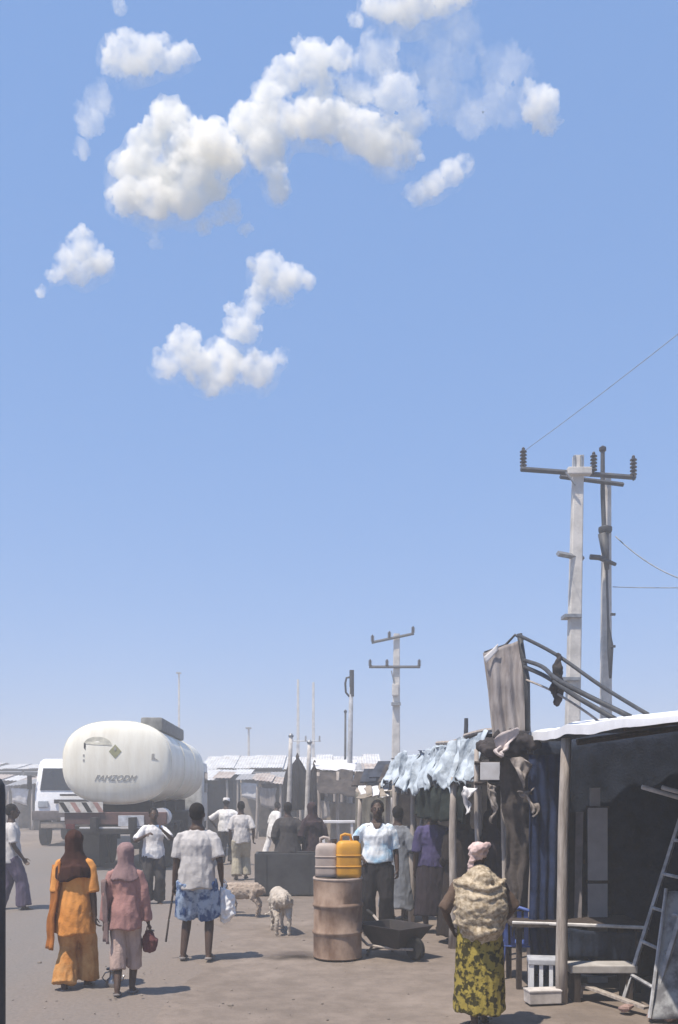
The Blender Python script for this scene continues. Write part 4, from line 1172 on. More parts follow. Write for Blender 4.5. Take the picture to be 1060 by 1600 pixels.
# white lorry facing us, partly hidden behind the tank
DV = 32.0
vq = at(108, 1240, DV)
van = empty('lorry', (vq.x, DV, 0), 'white lorry cab with a dark windscreen, half hidden behind the tank', 'truck', rz=math.radians(7))
CABW = mat('clean white cab paint', (0.82, 0.83, 0.86), rough=0.35, var=0.05)
DG = MATS['dark glass']
rs = []
for (z, y, w) in ((0.95, 0.0, 2.36), (1.3, -0.03, 2.4), (1.95, 0.02, 2.4), (2.75, 0.28, 2.3), (3.05, 0.42, 2.2), (3.16, 0.62, 2.02)):
    rs.append([Vector((-w / 2, y + 0.10, z)), Vector((-w / 2 + 0.16, y, z)), Vector((w / 2 - 0.16, y, z)), Vector((w / 2, y + 0.10, z)), Vector((w / 2, 2.0, z)), Vector((-w / 2, 2.0, z))])
MB().rings(rs).build('cab', CABW, van, smooth='auto', bevel=0.03)
mb = MB(); mb.add([(-1.0, 0.035, 2.02), (1.0, 0.035, 2.02), (0.94, 0.27, 2.80), (-0.94, 0.27, 2.80), (-1.0, 0.0, 2.03), (1.0, 0.0, 2.03), (0.94, 0.235, 2.81), (-0.94, 0.235, 2.81)], [(0, 1, 2, 3), (7, 6, 5, 4), (0, 4, 5, 1), (1, 5, 6, 2), (2, 6, 7, 3), (3, 7, 4, 0)])
mb.build('windscreen', DG, van)
for s in (-1, 1):
    MB().box((s * 1.19, 1.0, 2.35), (0.03, 1.0, 0.65)).build('side_window', DG, van)
    MB().box((s * 1.36, 0.0, 2.3), (0.16, 0.08, 0.5)).build('mirror', TDARK, van, bevel=0.03)
    MB().tube([(s * 1.18, 0.15, 2.5), (s * 1.36, 0.02, 2.5)], 0.02, 6).build('mirror_arm', TDARK, van)
    MB().box((s * 0.88, -0.05, 1.52), (0.36, 0.06, 0.24)).build('headlight', mat('lamp glass', (0.35, 0.38, 0.42), rough=0.15, spec=0.6), van, bevel=0.03)
    wheel(van, Vector((s * 1.0, 1.0, 0.5)), 0.5, 0.3); wheel(van, Vector((s * 1.0, 5.2, 0.5)), 0.5, 0.3)
MB().box((0.1, -0.075, 1.62), (1.2, 0.05, 0.14)).build('grille', TDARK, van)
MB().box((0.1, -0.075, 1.85), (0.8, 0.04, 0.07)).build('grille', TDARK, van)
MB().box((0, -0.08, 1.12), (2.5, 0.22, 0.34)).build('bumper', mat('brown grey bumper', (0.12, 0.10, 0.10), rough=0.7), van, bevel=0.04, smooth='auto')
MB().box((0, -0.10, 0.78), (1.9, 0.1, 0.22)).build('skirt', mat('tan dusty skirt', (0.34, 0.28, 0.23), rough=0.8), van, bevel=0.03)
MB().box((0, 4.6, 1.9), (2.4, 4.6, 1.7)).build('cargo_body', mat('grey cargo body', (0.5, 0.5, 0.5), rough=0.6), van, bevel=0.03)
MB().box((0, 3.2, 0.92), (0.9, 6.0, 0.24)).build('chassis', TDARK, van)
MB().box((0, -0.2, 1.0), (0.5, 0.02, 0.12)).build('number_plate', OLDWHITE, van)

# ------------------------------------------------------------------ people
def ik(a, b, l1, l2, hint):
    d = b - a; L = d.length
    L2 = min(L, (l1 + l2) * 0.999)
    d.normalize()
    x = (l1 * l1 - l2 * l2 + L2 * L2) / (2 * L2)
    h = math.sqrt(max(1e-6, l1 * l1 - x * x))
    n = hint - d * hint.dot(d)
    if n.length < 1e-4: n = Vector((0, 1, 0)) - d * d.y
    return a + d * x + n.normalized() * h, a + d * L2

TORSO = [(.47, .058, .048), (.50, .086, .060), (.545, .093, .066), (.60, .083, .058), (.66, .082, .058), (.73, .093, .064), (.77, .096, .060), (.80, .078, .048), (.825, .048, .040)]

def hand(mb, w, d, lat, s, curl=0.5):
    d = d.normalized(); lat = (lat - d * lat.dot(d)).normalized(); nrm = d.cross(lat)
    pe = w + d * 0.085 * s
    mb.tube([w - d * 0.01 * s, w + d * 0.045 * s, pe], [(0.026 * s, 0.018 * s), (0.040 * s, 0.016 * s), (0.038 * s, 0.013 * s)], 8, ends=True, hint=tuple(nrm))
    for i, L in enumerate((0.066, 0.078, 0.072, 0.058)):
        p = pe + lat * (0.030 - 0.020 * i) * s - d * 0.006 * s
        q = [p]
        a = 0.15
        for k in range(3):
            a += curl
            p = p + (d * math.cos(a) + nrm * math.sin(a)) * L * (0.45, 0.32, 0.26)[k] * s
            q.append(p)
        mb.tube(q, [0.0095 * s, 0.009 * s, 0.0085 * s, 0.0075 * s], 6, ends=True)
    p = w + d * 0.022 * s + lat * 0.030 * s
    mb.tube([p, p + (d * 0.6 + lat * 0.6 + nrm * 0.3) * 0.042 * s, p + (d * 1.3 + lat * 0.65 + nrm * 0.6) * 0.055 * s], [0.013 * s, 0.011 * s, 0.009 * s], 6, ends=True)

def ragged(me, hem, amp, seed):
    # uneven hem line
    for v in me.vertices:
        k = (hem + 0.16 - v.co.z) / 0.16
        if k > 0:
            v.co.z += min(1, k) * amp * noise.noise(Vector((v.co.x * 6, v.co.y * 6, seed)))
    return me

def person(label, loc, H, rz, feet=((-.10, 0, 0), (.10, 0, 0)), hands=((-.22, .04, .80), (.22, .04, .80)), elbows=((-.4, -1, 0), (.4, -1, 0)),
           top=None, bottom=None, head=None, shoes=None, lean=0.0, slim=1.0, voxel=0.011, head_turn=0.0, curl=0.45, seed=1.0, group=None, skin=None, headnod=0.0):
    e = empty('person', loc, label, 'person', rz, group)
    skin = skin or SKIN
    tl = math.tan(lean)
    def T(x, y, z):
        return Vector((x, y + max(0, z - 0.5 * H) * tl, z))
    s = H / 1.75
    mb = MB()
    rings_ = [(z * H, rx * H * slim, ry * H * slim) for z, rx, ry in TORSO]
    mb.tube([T(0, 0, z) for z, _, _ in rings_], [(a, b) for _, a, b in rings_], 14, ends=True)
    # neck and head
    hc = T(0, 0.012 * H, 0.925 * H) + Vector((0, headnod, 0))
    mb.tube([T(0, -0.005 * H, 0.80 * H), T(0, 0.0, 0.845 * H), hc - Vector((0, 0.006 * H, 0.02 * H))], [0.040 * H, 0.034 * H, 0.036 * H], 10, ends=True)
    hr = Matrix.Rotation(head_turn, 3, 'Z')
    def hp(x, y, z): return hc + hr @ Vector((x * H, y * H, z * H))
    mb.ball(hp(0, -0.004, 0.012), (0.0435 * H, 0.054 * H, 0.055 * H), 14, 10, hr)
    mb.ball(hp(0, 0.018, -0.025), (0.034 * H, 0.038 * H, 0.042 * H), 12, 8, hr)
    mb.tube([hp(0, 0.050, 0.012), hp(0, 0.062, -0.012)], [0.006 * H, 0.010 * H], 6, ends=True)
    mb.ball(hp(0, 0.050, -0.034), (0.014 * H, 0.010 * H, 0.007 * H), 8, 5, hr)
    for sx in (-1, 1):
        mb.ball(hp(sx * 0.045, -0.004, -0.004), (0.007 * H, 0.014 * H, 0.019 * H), 8, 6, hr)
        mb.ball(hp(sx * 0.018, 0.046, 0.016), (0.015 * H, 0.008 * H, 0.006 * H), 8, 5, hr)
    # legs
    joints = []
    for k, sx in ((0, -1), (1, 1)):
        hip = Vector((sx * 0.050 * H, 0, 0.50 * H))
        f = Vector(feet[k])
        ank = Vector((f.x, f.y - 0.03 * s, f.z + 0.055 * H * 0.9))
        kn, ank = ik(hip, ank, 0.235 * H, 0.235 * H, Vector((sx * 0.08, 1, 0)))
        lift = f.z > 0.03
        mb.tube([hip, hip.lerp(kn, 0.5), kn, kn.lerp(ank, 0.35), ank], [0.050 * H * slim, 0.044 * H * slim, 0.030 * H, 0.031 * H, 0.021 * H], 10, ends=True)
        td = Vector((sx * 0.12, 1, -0.9 if lift else -0.0)).normalized()
        hl = Vector((ank.x, ank.y - 0.03 * s, max(ank.z - 0.058 * s, 0.022 * s)))
        toe = Vector((ank.x, ank.y, hl.z)) + td * 0.155 * s
        if not lift: toe.z = 0.018 * s
        else: toe.z = max(toe.z, 0.02 * s)
        mb.tube([ank, hl.lerp(ank, 0.3), (hl + toe) / 2 + Vector((0, 0, 0.014 * s))], [0.024 * H * .9, 0.03 * s, 0.034 * s], 8, ends=True)
        mb.tube([hl, (hl + toe) / 2, toe], [(0.032 * s, 0.024 * s), (0.042 * s, 0.026 * s), (0.036 * s, 0.016 * s)], 8, ends=True, hint=(0, 0, 1))
        joints.append((hip, kn, ank, hl, toe))
    arms_ = []
    for k, sx in ((0, -1), (1, 1)):
        sh = T(sx * 0.103 * H * slim ** 0.5, 0, 0.775 * H)
        el, wr = ik(sh, T(*hands[k]) if hands[k][2] > 0.5 * H else Vector(hands[k]), 0.165 * H, 0.145 * H, Vector(elbows[k]))
        mb.tube([T(sx * 0.04 * H, 0, 0.798 * H), T(sx * 0.075 * H, 0, 0.792 * H), sh.lerp(el, 0.08), sh.lerp(el, 0.4), el, el.lerp(wr, 0.3), wr], [0.022 * H, 0.026 * H, 0.029 * H * slim, 0.026 * H * slim, 0.021 * H, 0.022 * H, 0.0145 * H], 10, ends=True)
        d = (wr - el).normalized()
        hand(mb, wr, d, Vector((-sx * 0.25, 1, 0.1)), s, curl)
        arms_.append((sh, el, wr))
    link_mesh('body', remesh(mb, voxel if voxel > 0.009 else voxel * 0.8, 3), skin, e)
    # clothes
    if bottom:
        kind, m = bottom[0], bottom[1]
        ease = bottom[3] if len(bottom) > 3 else 0.022
        c = MB()
        if kind in ('trousers', 'shorts'):
            c.tube([T(0, 0, z * H) for z in (.475, .50, .545, .60)], [(.09 * H * slim + ease * .5, .062 * H + ease * .5), (.094 * H * slim + ease * .6, .066 * H + ease * .6), (.095 * H * slim + ease * .25, .068 * H + ease * .2), (.085 * H * slim + ease * .1, .060 * H + ease * .1)], 14)
            for hip, kn, ank, hl, toe in joints:
                if kind == 'trousers':
                    fl = bottom[2]
                    c.tube([hip, hip.lerp(kn, 0.5), kn, kn.lerp(ank, 0.5), ank.lerp(kn, 0.02)], [.052 * H * slim + ease, .046 * H * slim + ease, .033 * H + ease, .030 * H + ease * (1 + fl * .5), .026 * H + ease * (1 + fl)], 12)
                else:
                    t = bottom[2]
                    c.tube([hip, hip.lerp(kn, 0.5), hip.lerp(kn, t) if t <= 1 else kn.lerp(ank, t - 1)], [.053 * H * slim + ease, .050 * H * slim + ease * 1.2, .044 * H + ease * 1.7], 12)
        else:   # wrapper skirt or gown to a hem height
            hem, flare = bottom[2], bottom[4] if len(bottom) > 4 else 0.0
            fy = sum(j[2].y for j in joints) / 2; sp = abs(joints[0][2].y - joints[1][2].y) / 2; sxp = (joints[1][2].x - joints[0][2].x) / 2; fx = (joints[0][2].x + joints[1][2].x) / 2
            pts, rr = [], []
            for i in range(8):
                t = i / 7
                z = 0.60 * H + (hem - 0.60 * H) * t
                kx = min(1, max(0, (0.56 * H - z) / (0.52 * H)))
                pts.append(T(fx * kx, fy * kx, z))
                rr.append(((0.092 * H * slim) * (1 - kx) + (sxp + 0.052 * H) * kx + ease + flare * t, (0.064 * H) * (1 - kx) + (sp * kx + 0.045 * H) * kx + 0.05 * H * (1 - kx) * kx + ease + flare * 0.8 * t))
            c.tube(pts, rr, 18)
        link_mesh({'trousers': 'trousers', 'shorts': 'shorts'}.get(kind, 'skirt'), ragged(remesh(c, voxel * 1.05, 2, wrinkle=0.014, wfreq=(13, 13, 4), seed=seed + 5), min(v_.z for v_ in c.v), 0.03, seed), m, e)
    if top:
        m, hem, slv = top[0], top[1], top[2]
        ease = top[3] if len(top) > 3 else 0.02
        flare = top[4] if len(top) > 4 else 0.0
        c = MB()
        zs = [hem * H + (0.60 - hem) * H * i / 4 for i in range(4)] if hem < 0.58 else [hem * H]
        pts, rr = [], []
        fy = sum(j[2].y for j in joints) / 2
        for z in zs:
            k = (0.6 - z / H) / 0.6
            pts.append(T(0, fy * k * 0.8, z)); rr.append((0.096 * H * slim + ease + flare * k * 1.6, 0.070 * H + ease + flare * k * 1.3 + 0.02 * k))
        for z, rx, ry in TORSO:
            if z > max(hem, 0.60): pts.append(T(0, 0, z * H)); q_ = 1.0 if z < 0.75 else (0.6 if z < 0.79 else 0.25); rr.append((rx * H * slim + ease * q_, ry * H * slim + ease * q_ * 0.9))
        c.tube(pts, rr, 18)
        for k, (sh, el, wr) in enumerate(arms_):
            sx = -1 if k == 0 else 1
            if slv <= 0: continue
            p = [T(sx * 0.035 * H, 0, 0.800 * H), T(sx * 0.070 * H, 0, 0.797 * H), T(sx * 0.094 * H * slim ** .5, 0, 0.786 * H), sh.lerp(el, 0.12)]
            r_ = [0.020 * H, 0.024 * H + ease * .15, 0.028 * H + ease * .25, 0.031 * H * slim + ease * .4]
            if slv <= 0.5:
                p += [sh.lerp(el, slv * 1.0), sh.lerp(el, slv * 2)]; r_ += [0.030 * H + ease * .55, 0.028 * H + ease * .8]
            else:
                q = (slv - 0.5) * 2
                p += [sh.lerp(el, 0.5), el, el.lerp(wr, q)]; r_ += [0.031 * H + ease * .8, 0.026 * H + ease * .8, 0.021 * H + ease * 1.0]
            c.tube(p, r_, 12)
        link_mesh('shirt' if hem > 0.42 else 'gown', ragged(remesh(c, voxel * 1.05, 2, wrinkle=0.012, wfreq=(11, 11, 5), seed=seed), hem * H, 0.04, seed), m, e)
    if shoes:
        for hip, kn, ank, hl, toe in joints:
            c = MB()
            up = Vector((0, 0, 0.004))
            c.tube([hl - Vector((0, 0.012, 0)) - up * 1.5, (hl + toe) / 2 - up, toe + (toe - hl).normalized() * 0.012 - up], [(0.037 * s, 0.018 * s), (0.046 * s, 0.016 * s), (0.040 * s, 0.013 * s)], 10, ends=True, hint=(0, 0, 1))
            c.tube([hl.lerp(toe, 0.42) + Vector((-0.047 * s, 0, 0.0)), hl.lerp(toe, 0.5) + Vector((0, 0, 0.045 * s)), hl.lerp(toe, 0.42) + Vector((0.047 * s, 0, 0.0))], 0.012 * s, 6)
            c.build('sandal', shoes, e, smooth=True)
    if head:
        kind, m = head[0], head[1]
        c = MB()
        if kind == 'hair':
            c.ball(hp(0, -0.014, 0.022), (0.049 * H, 0.056 * H, 0.053 * H), 16, 10, hr)
            c.ball(hp(0, -0.030, -0.002), (0.044 * H, 0.034 * H, 0.040 * H), 12, 8, hr)
            link_mesh('hair', remesh(c, voxel * 0.8, 1, wrinkle=0.004, wfreq=(60, 60, 60), seed=seed), m, e)
        elif kind == 'cap':
            link_mesh('hair', remesh(MB().ball(hp(0, -0.016, 0.010), (0.047 * H, 0.050 * H, 0.046 * H), 14, 9, hr), voxel, 1), HAIR, e)
            c.lathe(hp(0, -0.004, 0.030), [(0.050 * H, -0.012 * H), (0.052 * H, 0.0), (0.049 * H, 0.030 * H), (0.040 * H, 0.040 * H), (0.01 * H, 0.042 * H)], 18)
            c.build('cap', m, e, smooth='auto')
        elif kind == 'hijab':   # head cloth falling over shoulders to a height
            low, wid = head[2], head[3] if len(head) > 3 else 0.02
            c.ball(hp(0, -0.010, 0.014), (0.056 * H, 0.063 * H, 0.060 * H), 16, 10, hr)
            pts = [hc + Vector((0, -0.012 * H, 0.02 * H)), T(0, -0.006 * H, 0.86 * H), T(0, -0.004 * H, 0.82 * H), T(0, 0, 0.77 * H)]
            rr = [(0.054 * H, 0.058 * H), (0.050 * H, 0.055 * H), (0.078 * H, 0.062 * H), (0.104 * H + wid, 0.076 * H + wid)]
            if low < 0.75:
                for i in range(1, 5):
                    z = 0.77 + (low - 0.77) * i / 4
                    pts.append(T(0, -0.01 * H, z * H)); rr.append((0.112 * H + wid * (1 + i * 0.35), 0.085 * H + wid * (1 + i * 0.25)))
            c.tube(pts, rr, 18)
            # open the front of the cloth so the face shows
            me = ragged(remesh(c, voxel, 2, wrinkle=0.016, wfreq=(10, 10, 3), seed=seed + 2), low * H, 0.07, seed)
            for v in me.vertices:
                q = hr.transposed() @ (v.co - hc)
                if q.y > 0.030 * H and abs(q.x) < 0.036 * H and abs(q.z + 0.004 * H) < 0.045 * H: v.co = hc + hr @ Vector((q.x, 0.028 * H, q.z))
            link_mesh('head_veil', me, m, e)
        elif kind == 'scarf':
            c.ball(hp(0, -0.012, 0.026), (0.053 * H, 0.060 * H, 0.052 * H), 16, 10, hr)
            c.tube([hp(-0.03, -0.055, 0.03), hp(0.0, -0.070, 0.045), hp(0.045, -0.060, 0.062)], [0.022 * H, 0.026 * H, 0.014 * H], 8, ends=True)
            c.tube([hp(-0.03, -0.05, 0.01), hp(-0.045, -0.055, -0.035), hp(-0.045, -0.05, -0.075)], [(0.02 * H, 0.012 * H)] * 3, 8, ends=True)
            link_mesh('head_scarf', remesh(c, voxel * 0.8, 1, wrinkle=0.016, wfreq=(20, 20, 20), seed=seed), m, e)
    if voxel < 0.012:
        for sx in (-1, 1):
            ey = MB().ball(hp(sx * 0.018, 0.0475, 0.004), (0.006 * H, 0.004 * H, 0.0032 * H), 8, 6).build('eye', EYE, e, smooth=True)
            MB().ball(hp(sx * 0.018, 0.0500, 0.004), (0.0030 * H, 0.0024 * H, 0.0030 * H), 7, 5).build('pupil', PUPIL, ey, smooth=True)
    e['_'] = 0; del e['_']
    return e, arms_, joints

def pworld(e, v):
    return Matrix.Translation(e.location) @ e.rotation_euler.to_matrix().to_4x4() @ Vector(v)

# cloth colours
C = {}
def cl(n, a, b=None, **k):
    k.setdefault('scale', 4); k.setdefault('contrast', (0.35, 0.65))
    return mat(n, a, rough=0.92, color2=b, bump=0.3, bscale=70, spec=0.15, **k)
ORANGE = cl('orange tunic cloth', (0.66, 0.30, 0.085), (0.57, 0.23, 0.055), scale=2)
ORANGE2 = cl('light orange trouser cloth', (0.62, 0.36, 0.15), (0.40, 0.17, 0.045))
DKBROWN = cl('dark brown veil', (0.055, 0.022, 0.016), (0.03, 0.014, 0.012))
RUSTV = cl('rust orange ghost', (0.42, 0.15, 0.035), (0.20, 0.075, 0.022))
PINKG = cl('dusty pink dress', (0.37, 0.20, 0.18), (0.31, 0.17, 0.155), scale=2)
PINKV = cl('greyish pink veil', (0.30, 0.20, 0.195), (0.21, 0.135, 0.135))
PALEP2 = cl('pale pink trousers', (0.48, 0.36, 0.31), (0.34, 0.25, 0.22))
GREYSH = cl('light grey shirt', (0.52, 0.50, 0.49), (0.44, 0.42, 0.41), scale=1.5)
BLUEPAT = cl('blue printed shorts', (0.32, 0.40, 0.52), (0.035, 0.075, 0.19), scale=9, contrast=(0.44, 0.56))
WHITEC = cl('white cotton', (0.76, 0.75, 0.74), (0.62, 0.60, 0.60))
DARKC = cl('black cotton', (0.022, 0.020, 0.022))
DARKGREY = cl('dark grey gown', (0.060, 0.055, 0.055))
MAROON = cl('dark maroon gown', (0.048, 0.032, 0.036))
KHAKI = cl('khaki trousers', (0.38, 0.34, 0.26), (0.27, 0.24, 0.18))
PALEGREY = cl('pale grey shirt', (0.58, 0.55, 0.53), (0.44, 0.42, 0.41))
BLUEW = cl('white shirt with pale blue print', (0.74, 0.77, 0.80), (0.30, 0.53, 0.72), scale=2.6, contrast=(0.36, 0.52))
PURPLE = cl('purple blue shirt', (0.085, 0.072, 0.17), (0.05, 0.045, 0.10))
PLUM = cl('dark plum cloth', (0.035, 0.027, 0.034))
VEILD = cl('brown black veil', (0.028, 0.021, 0.019))
GREYBL = cl('grey blue gown', (0.20, 0.215, 0.245), (0.13, 0.14, 0.16))
MAUVE = cl('mauve trousers', (0.125, 0.10, 0.15), (0.08, 0.065, 0.10))
YELLOWP = cl('yellow printed wrapper', (0.30, 0.235, 0.05), (0.04, 0.034, 0.010), scale=17, contrast=(0.44, 0.53), detail=2.5)
TANC = cl('tan carrying cloth', (0.50, 0.42, 0.31), (0.24, 0.185, 0.12), scale=26, contrast=(0.36, 0.62), detail=2)
PINKSC = cl('pink white head scarf', (0.66, 0.52, 0.48), (0.45, 0.33, 0.31), scale=9)
SANDAL = mat('grey sandal', (0.22, 0.20, 0.19), rough=0.8)
DSANDAL = mat('dark sandal', (0.05, 0.045, 0.04), rough=0.8)

NV = 0.0095
# person in orange
P1, a1, j1 = person('person in an orange tunic and dark brown head veil, walking away at lower left', ground_at(117, 1548), 1.56, math.radians(-4),
    feet=((-.07, -.06, 0), (.07, .17, 0)), hands=((-.20, .02, .72), (.21, -.02, .70)), top=(ORANGE, .36, .5, .022, .06), bottom=('trousers', ORANGE2, 1.2, .035), head=('hijab', DKBROWN, .70, .004), shoes=SANDAL, slim=0.92, voxel=NV, seed=3)
c = MB().sheet(crumple((-0.10, -0.12, 1.26), (-0.24, 0.06, 1.22), (-0.30, 0.03, 0.42), (-0.17, -0.15, 0.40), amp=0.02, freq=4, seed=4, fold=0.022, nfold=2), 12, 24, 0.012)
c.build('motion_ghost', RUSTV, P1, smooth=True)  # added sheet imitating the trailing motion ghost, not a worn garment
# person in pink
P2, a2, j2 = person('person in a dusty pink dress and greyish pink head veil, beside the person in orange', ground_at(196, 1555), 1.45, math.radians(3),
    feet=((-.05, -.10, 0.02), (.05, .10, 0)), hands=((-.20, .04, .68), (.21, .05, .66)), top=(PINKG, .44, .95, .016, .05), bottom=('shorts', PALEP2, 1.45, .008), head=('hijab', PINKV, .76, .0), shoes=SANDAL, slim=0.86, voxel=NV, seed=7)
c = MB().sheet(crumple((-0.16, -0.10, 1.10), (-0.24, 0.04, 1.08), (-0.21, 0.03, 0.52), (-0.13, -0.09, 0.50), amp=0.02, freq=5, seed=9, fold=0.02, nfold=2), 10, 18, 0.010)
c.build('dress_tail', cl('grey mauve cloth', (0.19, 0.135, 0.13)), P2, smooth=True)
def carried(name, label, cat, e, wr, build, m):
    o = pworld(e, wr)
    ob = build(o)
    return ob
# her small dark red bag
hb = pworld(P2, a2[1][2]) + Vector((0.0, 0.02, -0.10))
bagm = MB().tube([hb + Vector((0, 0, 0.0)), hb + Vector((0.01, 0, -0.08)), hb + Vector((0.01, 0, -0.15))], [(0.035, 0.025), (0.085, 0.055), (0.07, 0.05)], 12, ends=True)
me = remesh(bagm, 0.008, 2, wrinkle=0.012, wfreq=(20, 20, 14)); me.transform(Matrix.Translation(-(hb - Vector((0, 0, .18)))))
bg_ = empty('handbag', hb - Vector((0, 0, .18)), 'small dark red bag in the right hand of the person in pink', 'bag')
link_mesh('bag_body', me, cl('dark red cloth bag', (0.13, 0.05, 0.05)), bg_)
MB().tube([hb + Vector((-0.02, 0, -0.01)), hb + Vector((-0.015, 0, 0.05)), hb + Vector((0, 0, 0.075)), hb + Vector((0.02, 0, 0.05)), hb + Vector((0.02, 0, -0.01))], 0.006, 6).build('strap', MATS['dark red cloth bag'], bg_, world=True)

# person with printed shorts
P3, a3, j3 = person('person in a light grey shirt and blue printed shorts, seen from behind in mid street', ground_at(308, 1499), 1.80, math.radians(-3),
    feet=((-.15, .0, 0), (.14, .0, 0)), hands=((-.27, .02, .83), (.27, .08, .90)), top=(GREYSH, .455, .40, .028, .02), bottom=('shorts', BLUEPAT, 1.02, .040), head=('hair', HAIR), shoes=SANDAL, voxel=NV, seed=11, slim=1.08, curl=0.7)
h = pworld(P3, a3[0][2]) + Vector((-0.01, 0.03, -0.07))
e = empty('walking_stick', h + Vector((-0.09, 0.0, -0.50)), 'short dark stick held in the left hand of the person in printed shorts', 'stick')
mb = MB(); stick(mb, h + Vector((0.012, 0.02, 0.10)), h + Vector((-0.09, -0.03, -0.58)), 0.013, 0.011, 0.012, seed=3); mb.build('shaft', WOODD, e, world=True, smooth=True)
MB().tube([h + Vector((0.012, 0.02, 0.08)), h + Vector((0.015, 0.022, 0.13))], 0.018, 8, ends=True).build('grip', RUBBER, e, world=True, smooth=True)
h = pworld(P3, a3[1][2]) + Vector((0.02, 0.04, -0.12))
mb = MB().tube([h + Vector((-.01, 0, 0.06)), h, h + Vector((0.03, 0, -0.10)), h + Vector((0.03, 0, -0.26)), h + Vector((0.01, 0, -0.34))], [(0.02, 0.015), (0.05, 0.035), (0.10, 0.06), (0.105, 0.07), (0.05, 0.04)], 12, ends=True)
me = remesh(mb, 0.010, 2, wrinkle=0.028, wfreq=(14, 14, 9), seed=4); o_ = h - Vector((0, 0, .4)); me.transform(Matrix.Translation(-o_))
bg_ = empty('plastic_bag', o_, 'white plastic bag in the right hand of the person in printed shorts', 'bag')
link_mesh('bag_body', me, mat('thin white plastic', (0.80, 0.80, 0.80), rough=0.4, var=0.08), bg_)
MB().tube([h + Vector((-.03, 0, 0.03)), h + Vector((-.02, 0.0, 0.10)), h + Vector((0.01, 0, 0.12)), h + Vector((0.03, 0, 0.09)), h + Vector((0.02, 0, 0.02))], 0.008, 6).build('handles', MATS['thin white plastic'], bg_, world=True)

# others, from left to right
person('person in a pale shirt and mauve trousers, cut by the left edge', ground_at(18, 1424), 1.74, math.radians(-70),
    feet=((-.09, -.18, 0), (.09, .22, 0)), hands=((-.22, -.05, .82), (.22, .18, .86)), top=(PALEGREY, .46, .42, .03, .03), bottom=('trousers', MAUVE, .9, .04), head=('hair', HAIR), shoes=DSANDAL, voxel=0.0115, seed=13)
person('person in a white shirt and dark trousers, standing beside the tanker truck', ground_at(240, 1414), 1.66, math.radians(200),
    feet=((-.10, .02, 0), (.10, -.02, 0)), hands=((-.12, .26, 1.28), (.16, .24, 1.20)), elbows=((-1, 0, -1), (1, 0, -1)), top=(WHITEC, .48, .42, .024, .02), bottom=('trousers', DARKGREY, .8, .03), head=('hair', HAIR), shoes=DSANDAL, voxel=0.0115, seed=17)
P6, a6, j6 = person('person in a white shirt and white cap, walking ahead towards the far shed', ground_at(354, 1352), 1.80, math.radians(-10),
    feet=((-.10, -.1, 0), (.10, .16, 0)), hands=((-.34, .12, 1.02), (.34, .12, 1.00)), elbows=((-1, -.3, 0), (1, -.3, 0)), top=(WHITEC, .50, .5, .035, .03), bottom=('trousers', DARKGREY, .8, .03), head=('cap', WHITEC), shoes=DSANDAL, voxel=0.013, seed=19, slim=1.12)
person('person in a pale grey shirt and khaki trousers, behind the grazing goats', ground_at(377, 1374), 1.74, math.radians(5),
    feet=((-.10, -.05, 0), (.10, .12, 0)), hands=((-.24, .05, .84), (.27, .05, .88)), top=(PALEGREY, .47, .45, .03, .02), bottom=('trousers', KHAKI, .9, .04), head=('hair', HAIR), shoes=DSANDAL, voxel=0.012, seed=23)
person('person in white leaning forward, walking past the dark trough', ground_at(427, 1338), 1.66, math.radians(-50),
    feet=((-.09, -.22, 0), (.09, .24, 0)), hands=((-.22, .18, .84), (.22, .1, .84)), top=(WHITEC, .36, .95, .03, .05), bottom=('trousers', WHITEC, .8, .03), head=('hair', HAIR), shoes=DSANDAL, lean=0.22, voxel=0.013, seed=29)
person('person in a dark grey gown, standing left of the pair behind the trough', ground_at(450, 1392), 1.74, math.radians(8),
    hands=((-.20, .14, .95), (.22, .12, .95)), top=(DARKGREY, .08, .95, .045, .10), head=('hair', HAIR), shoes=DSANDAL, voxel=0.012, seed=31, slim=1.1)
person('person in a dark maroon gown and veil, standing right of the pair behind the trough', ground_at(488, 1391), 1.74, math.radians(30),
    hands=((-.22, .16, 1.0), (.20, .16, .98)), top=(MAROON, .06, .95, .03, .06), head=('hijab', MAROON, .70, .0), shoes=DSANDAL, voxel=0.012, seed=37)
PB, ab, jb = person('person in a white shirt with a pale blue print and black trousers, facing us', ground_at(590, 1458), 1.82, math.radians(176),
    feet=((-.13, .02, 0), (.13, -.02, 0)), hands=((-.27, .03, .86), (.20, .08, 1.02)), elbows=((-.4, -1, 0), (1, -.7, 0)), top=(BLUEW, .53, .45, .030, .02), bottom=('trousers', DARKC, .9, .036), head=('hair', HAIR), shoes=DSANDAL, voxel=NV, seed=41, slim=1.05, curl=0.6)
person('person in a long grey blue gown, between the leaning posts', ground_at(622, 1436), 1.72, math.radians(-25),
    hands=((-.2, .12, .95), (.2, .12, .95)), top=(GREYBL, .10, .95, .035, .08), head=('hair', HAIR), shoes=DSANDAL, voxel=0.012, seed=43)
person('person in a purple blue shirt over long dark clothes, under the blue sheets', ground_at(676, 1454), 1.78, math.radians(10),
    hands=((-.24, .05, .84), (.26, .10, .90)), top=(PURPLE, .50, .5, .032, .02), bottom=('skirt', PLUM, 0.22, .03, .05), head=('hair', HAIR), shoes=DSANDAL, voxel=0.011, seed=47, slim=1.06)
person('person in a full brown black veil, left of the pair behind the person in yellow', ground_at(722, 1470), 1.76, math.radians(20),
    hands=((-.16, .16, 1.0), (.16, .16, 1.0)), top=(VEILD, .05, .95, .04, .10), head=('hijab', VEILD, .40, .02), shoes=DSANDAL, voxel=0.012, seed=53)
person('person in a full dark plum veil, right of the pair behind the person in yellow', ground_at(766, 1466), 1.70, math.radians(-15),
    hands=((-.16, .16, 1.0), (.16, .16, 1.0)), top=(PLUM, .05, .95, .04, .10), head=('hijab', PLUM, .45, .02), shoes=DSANDAL, voxel=0.012, seed=59)
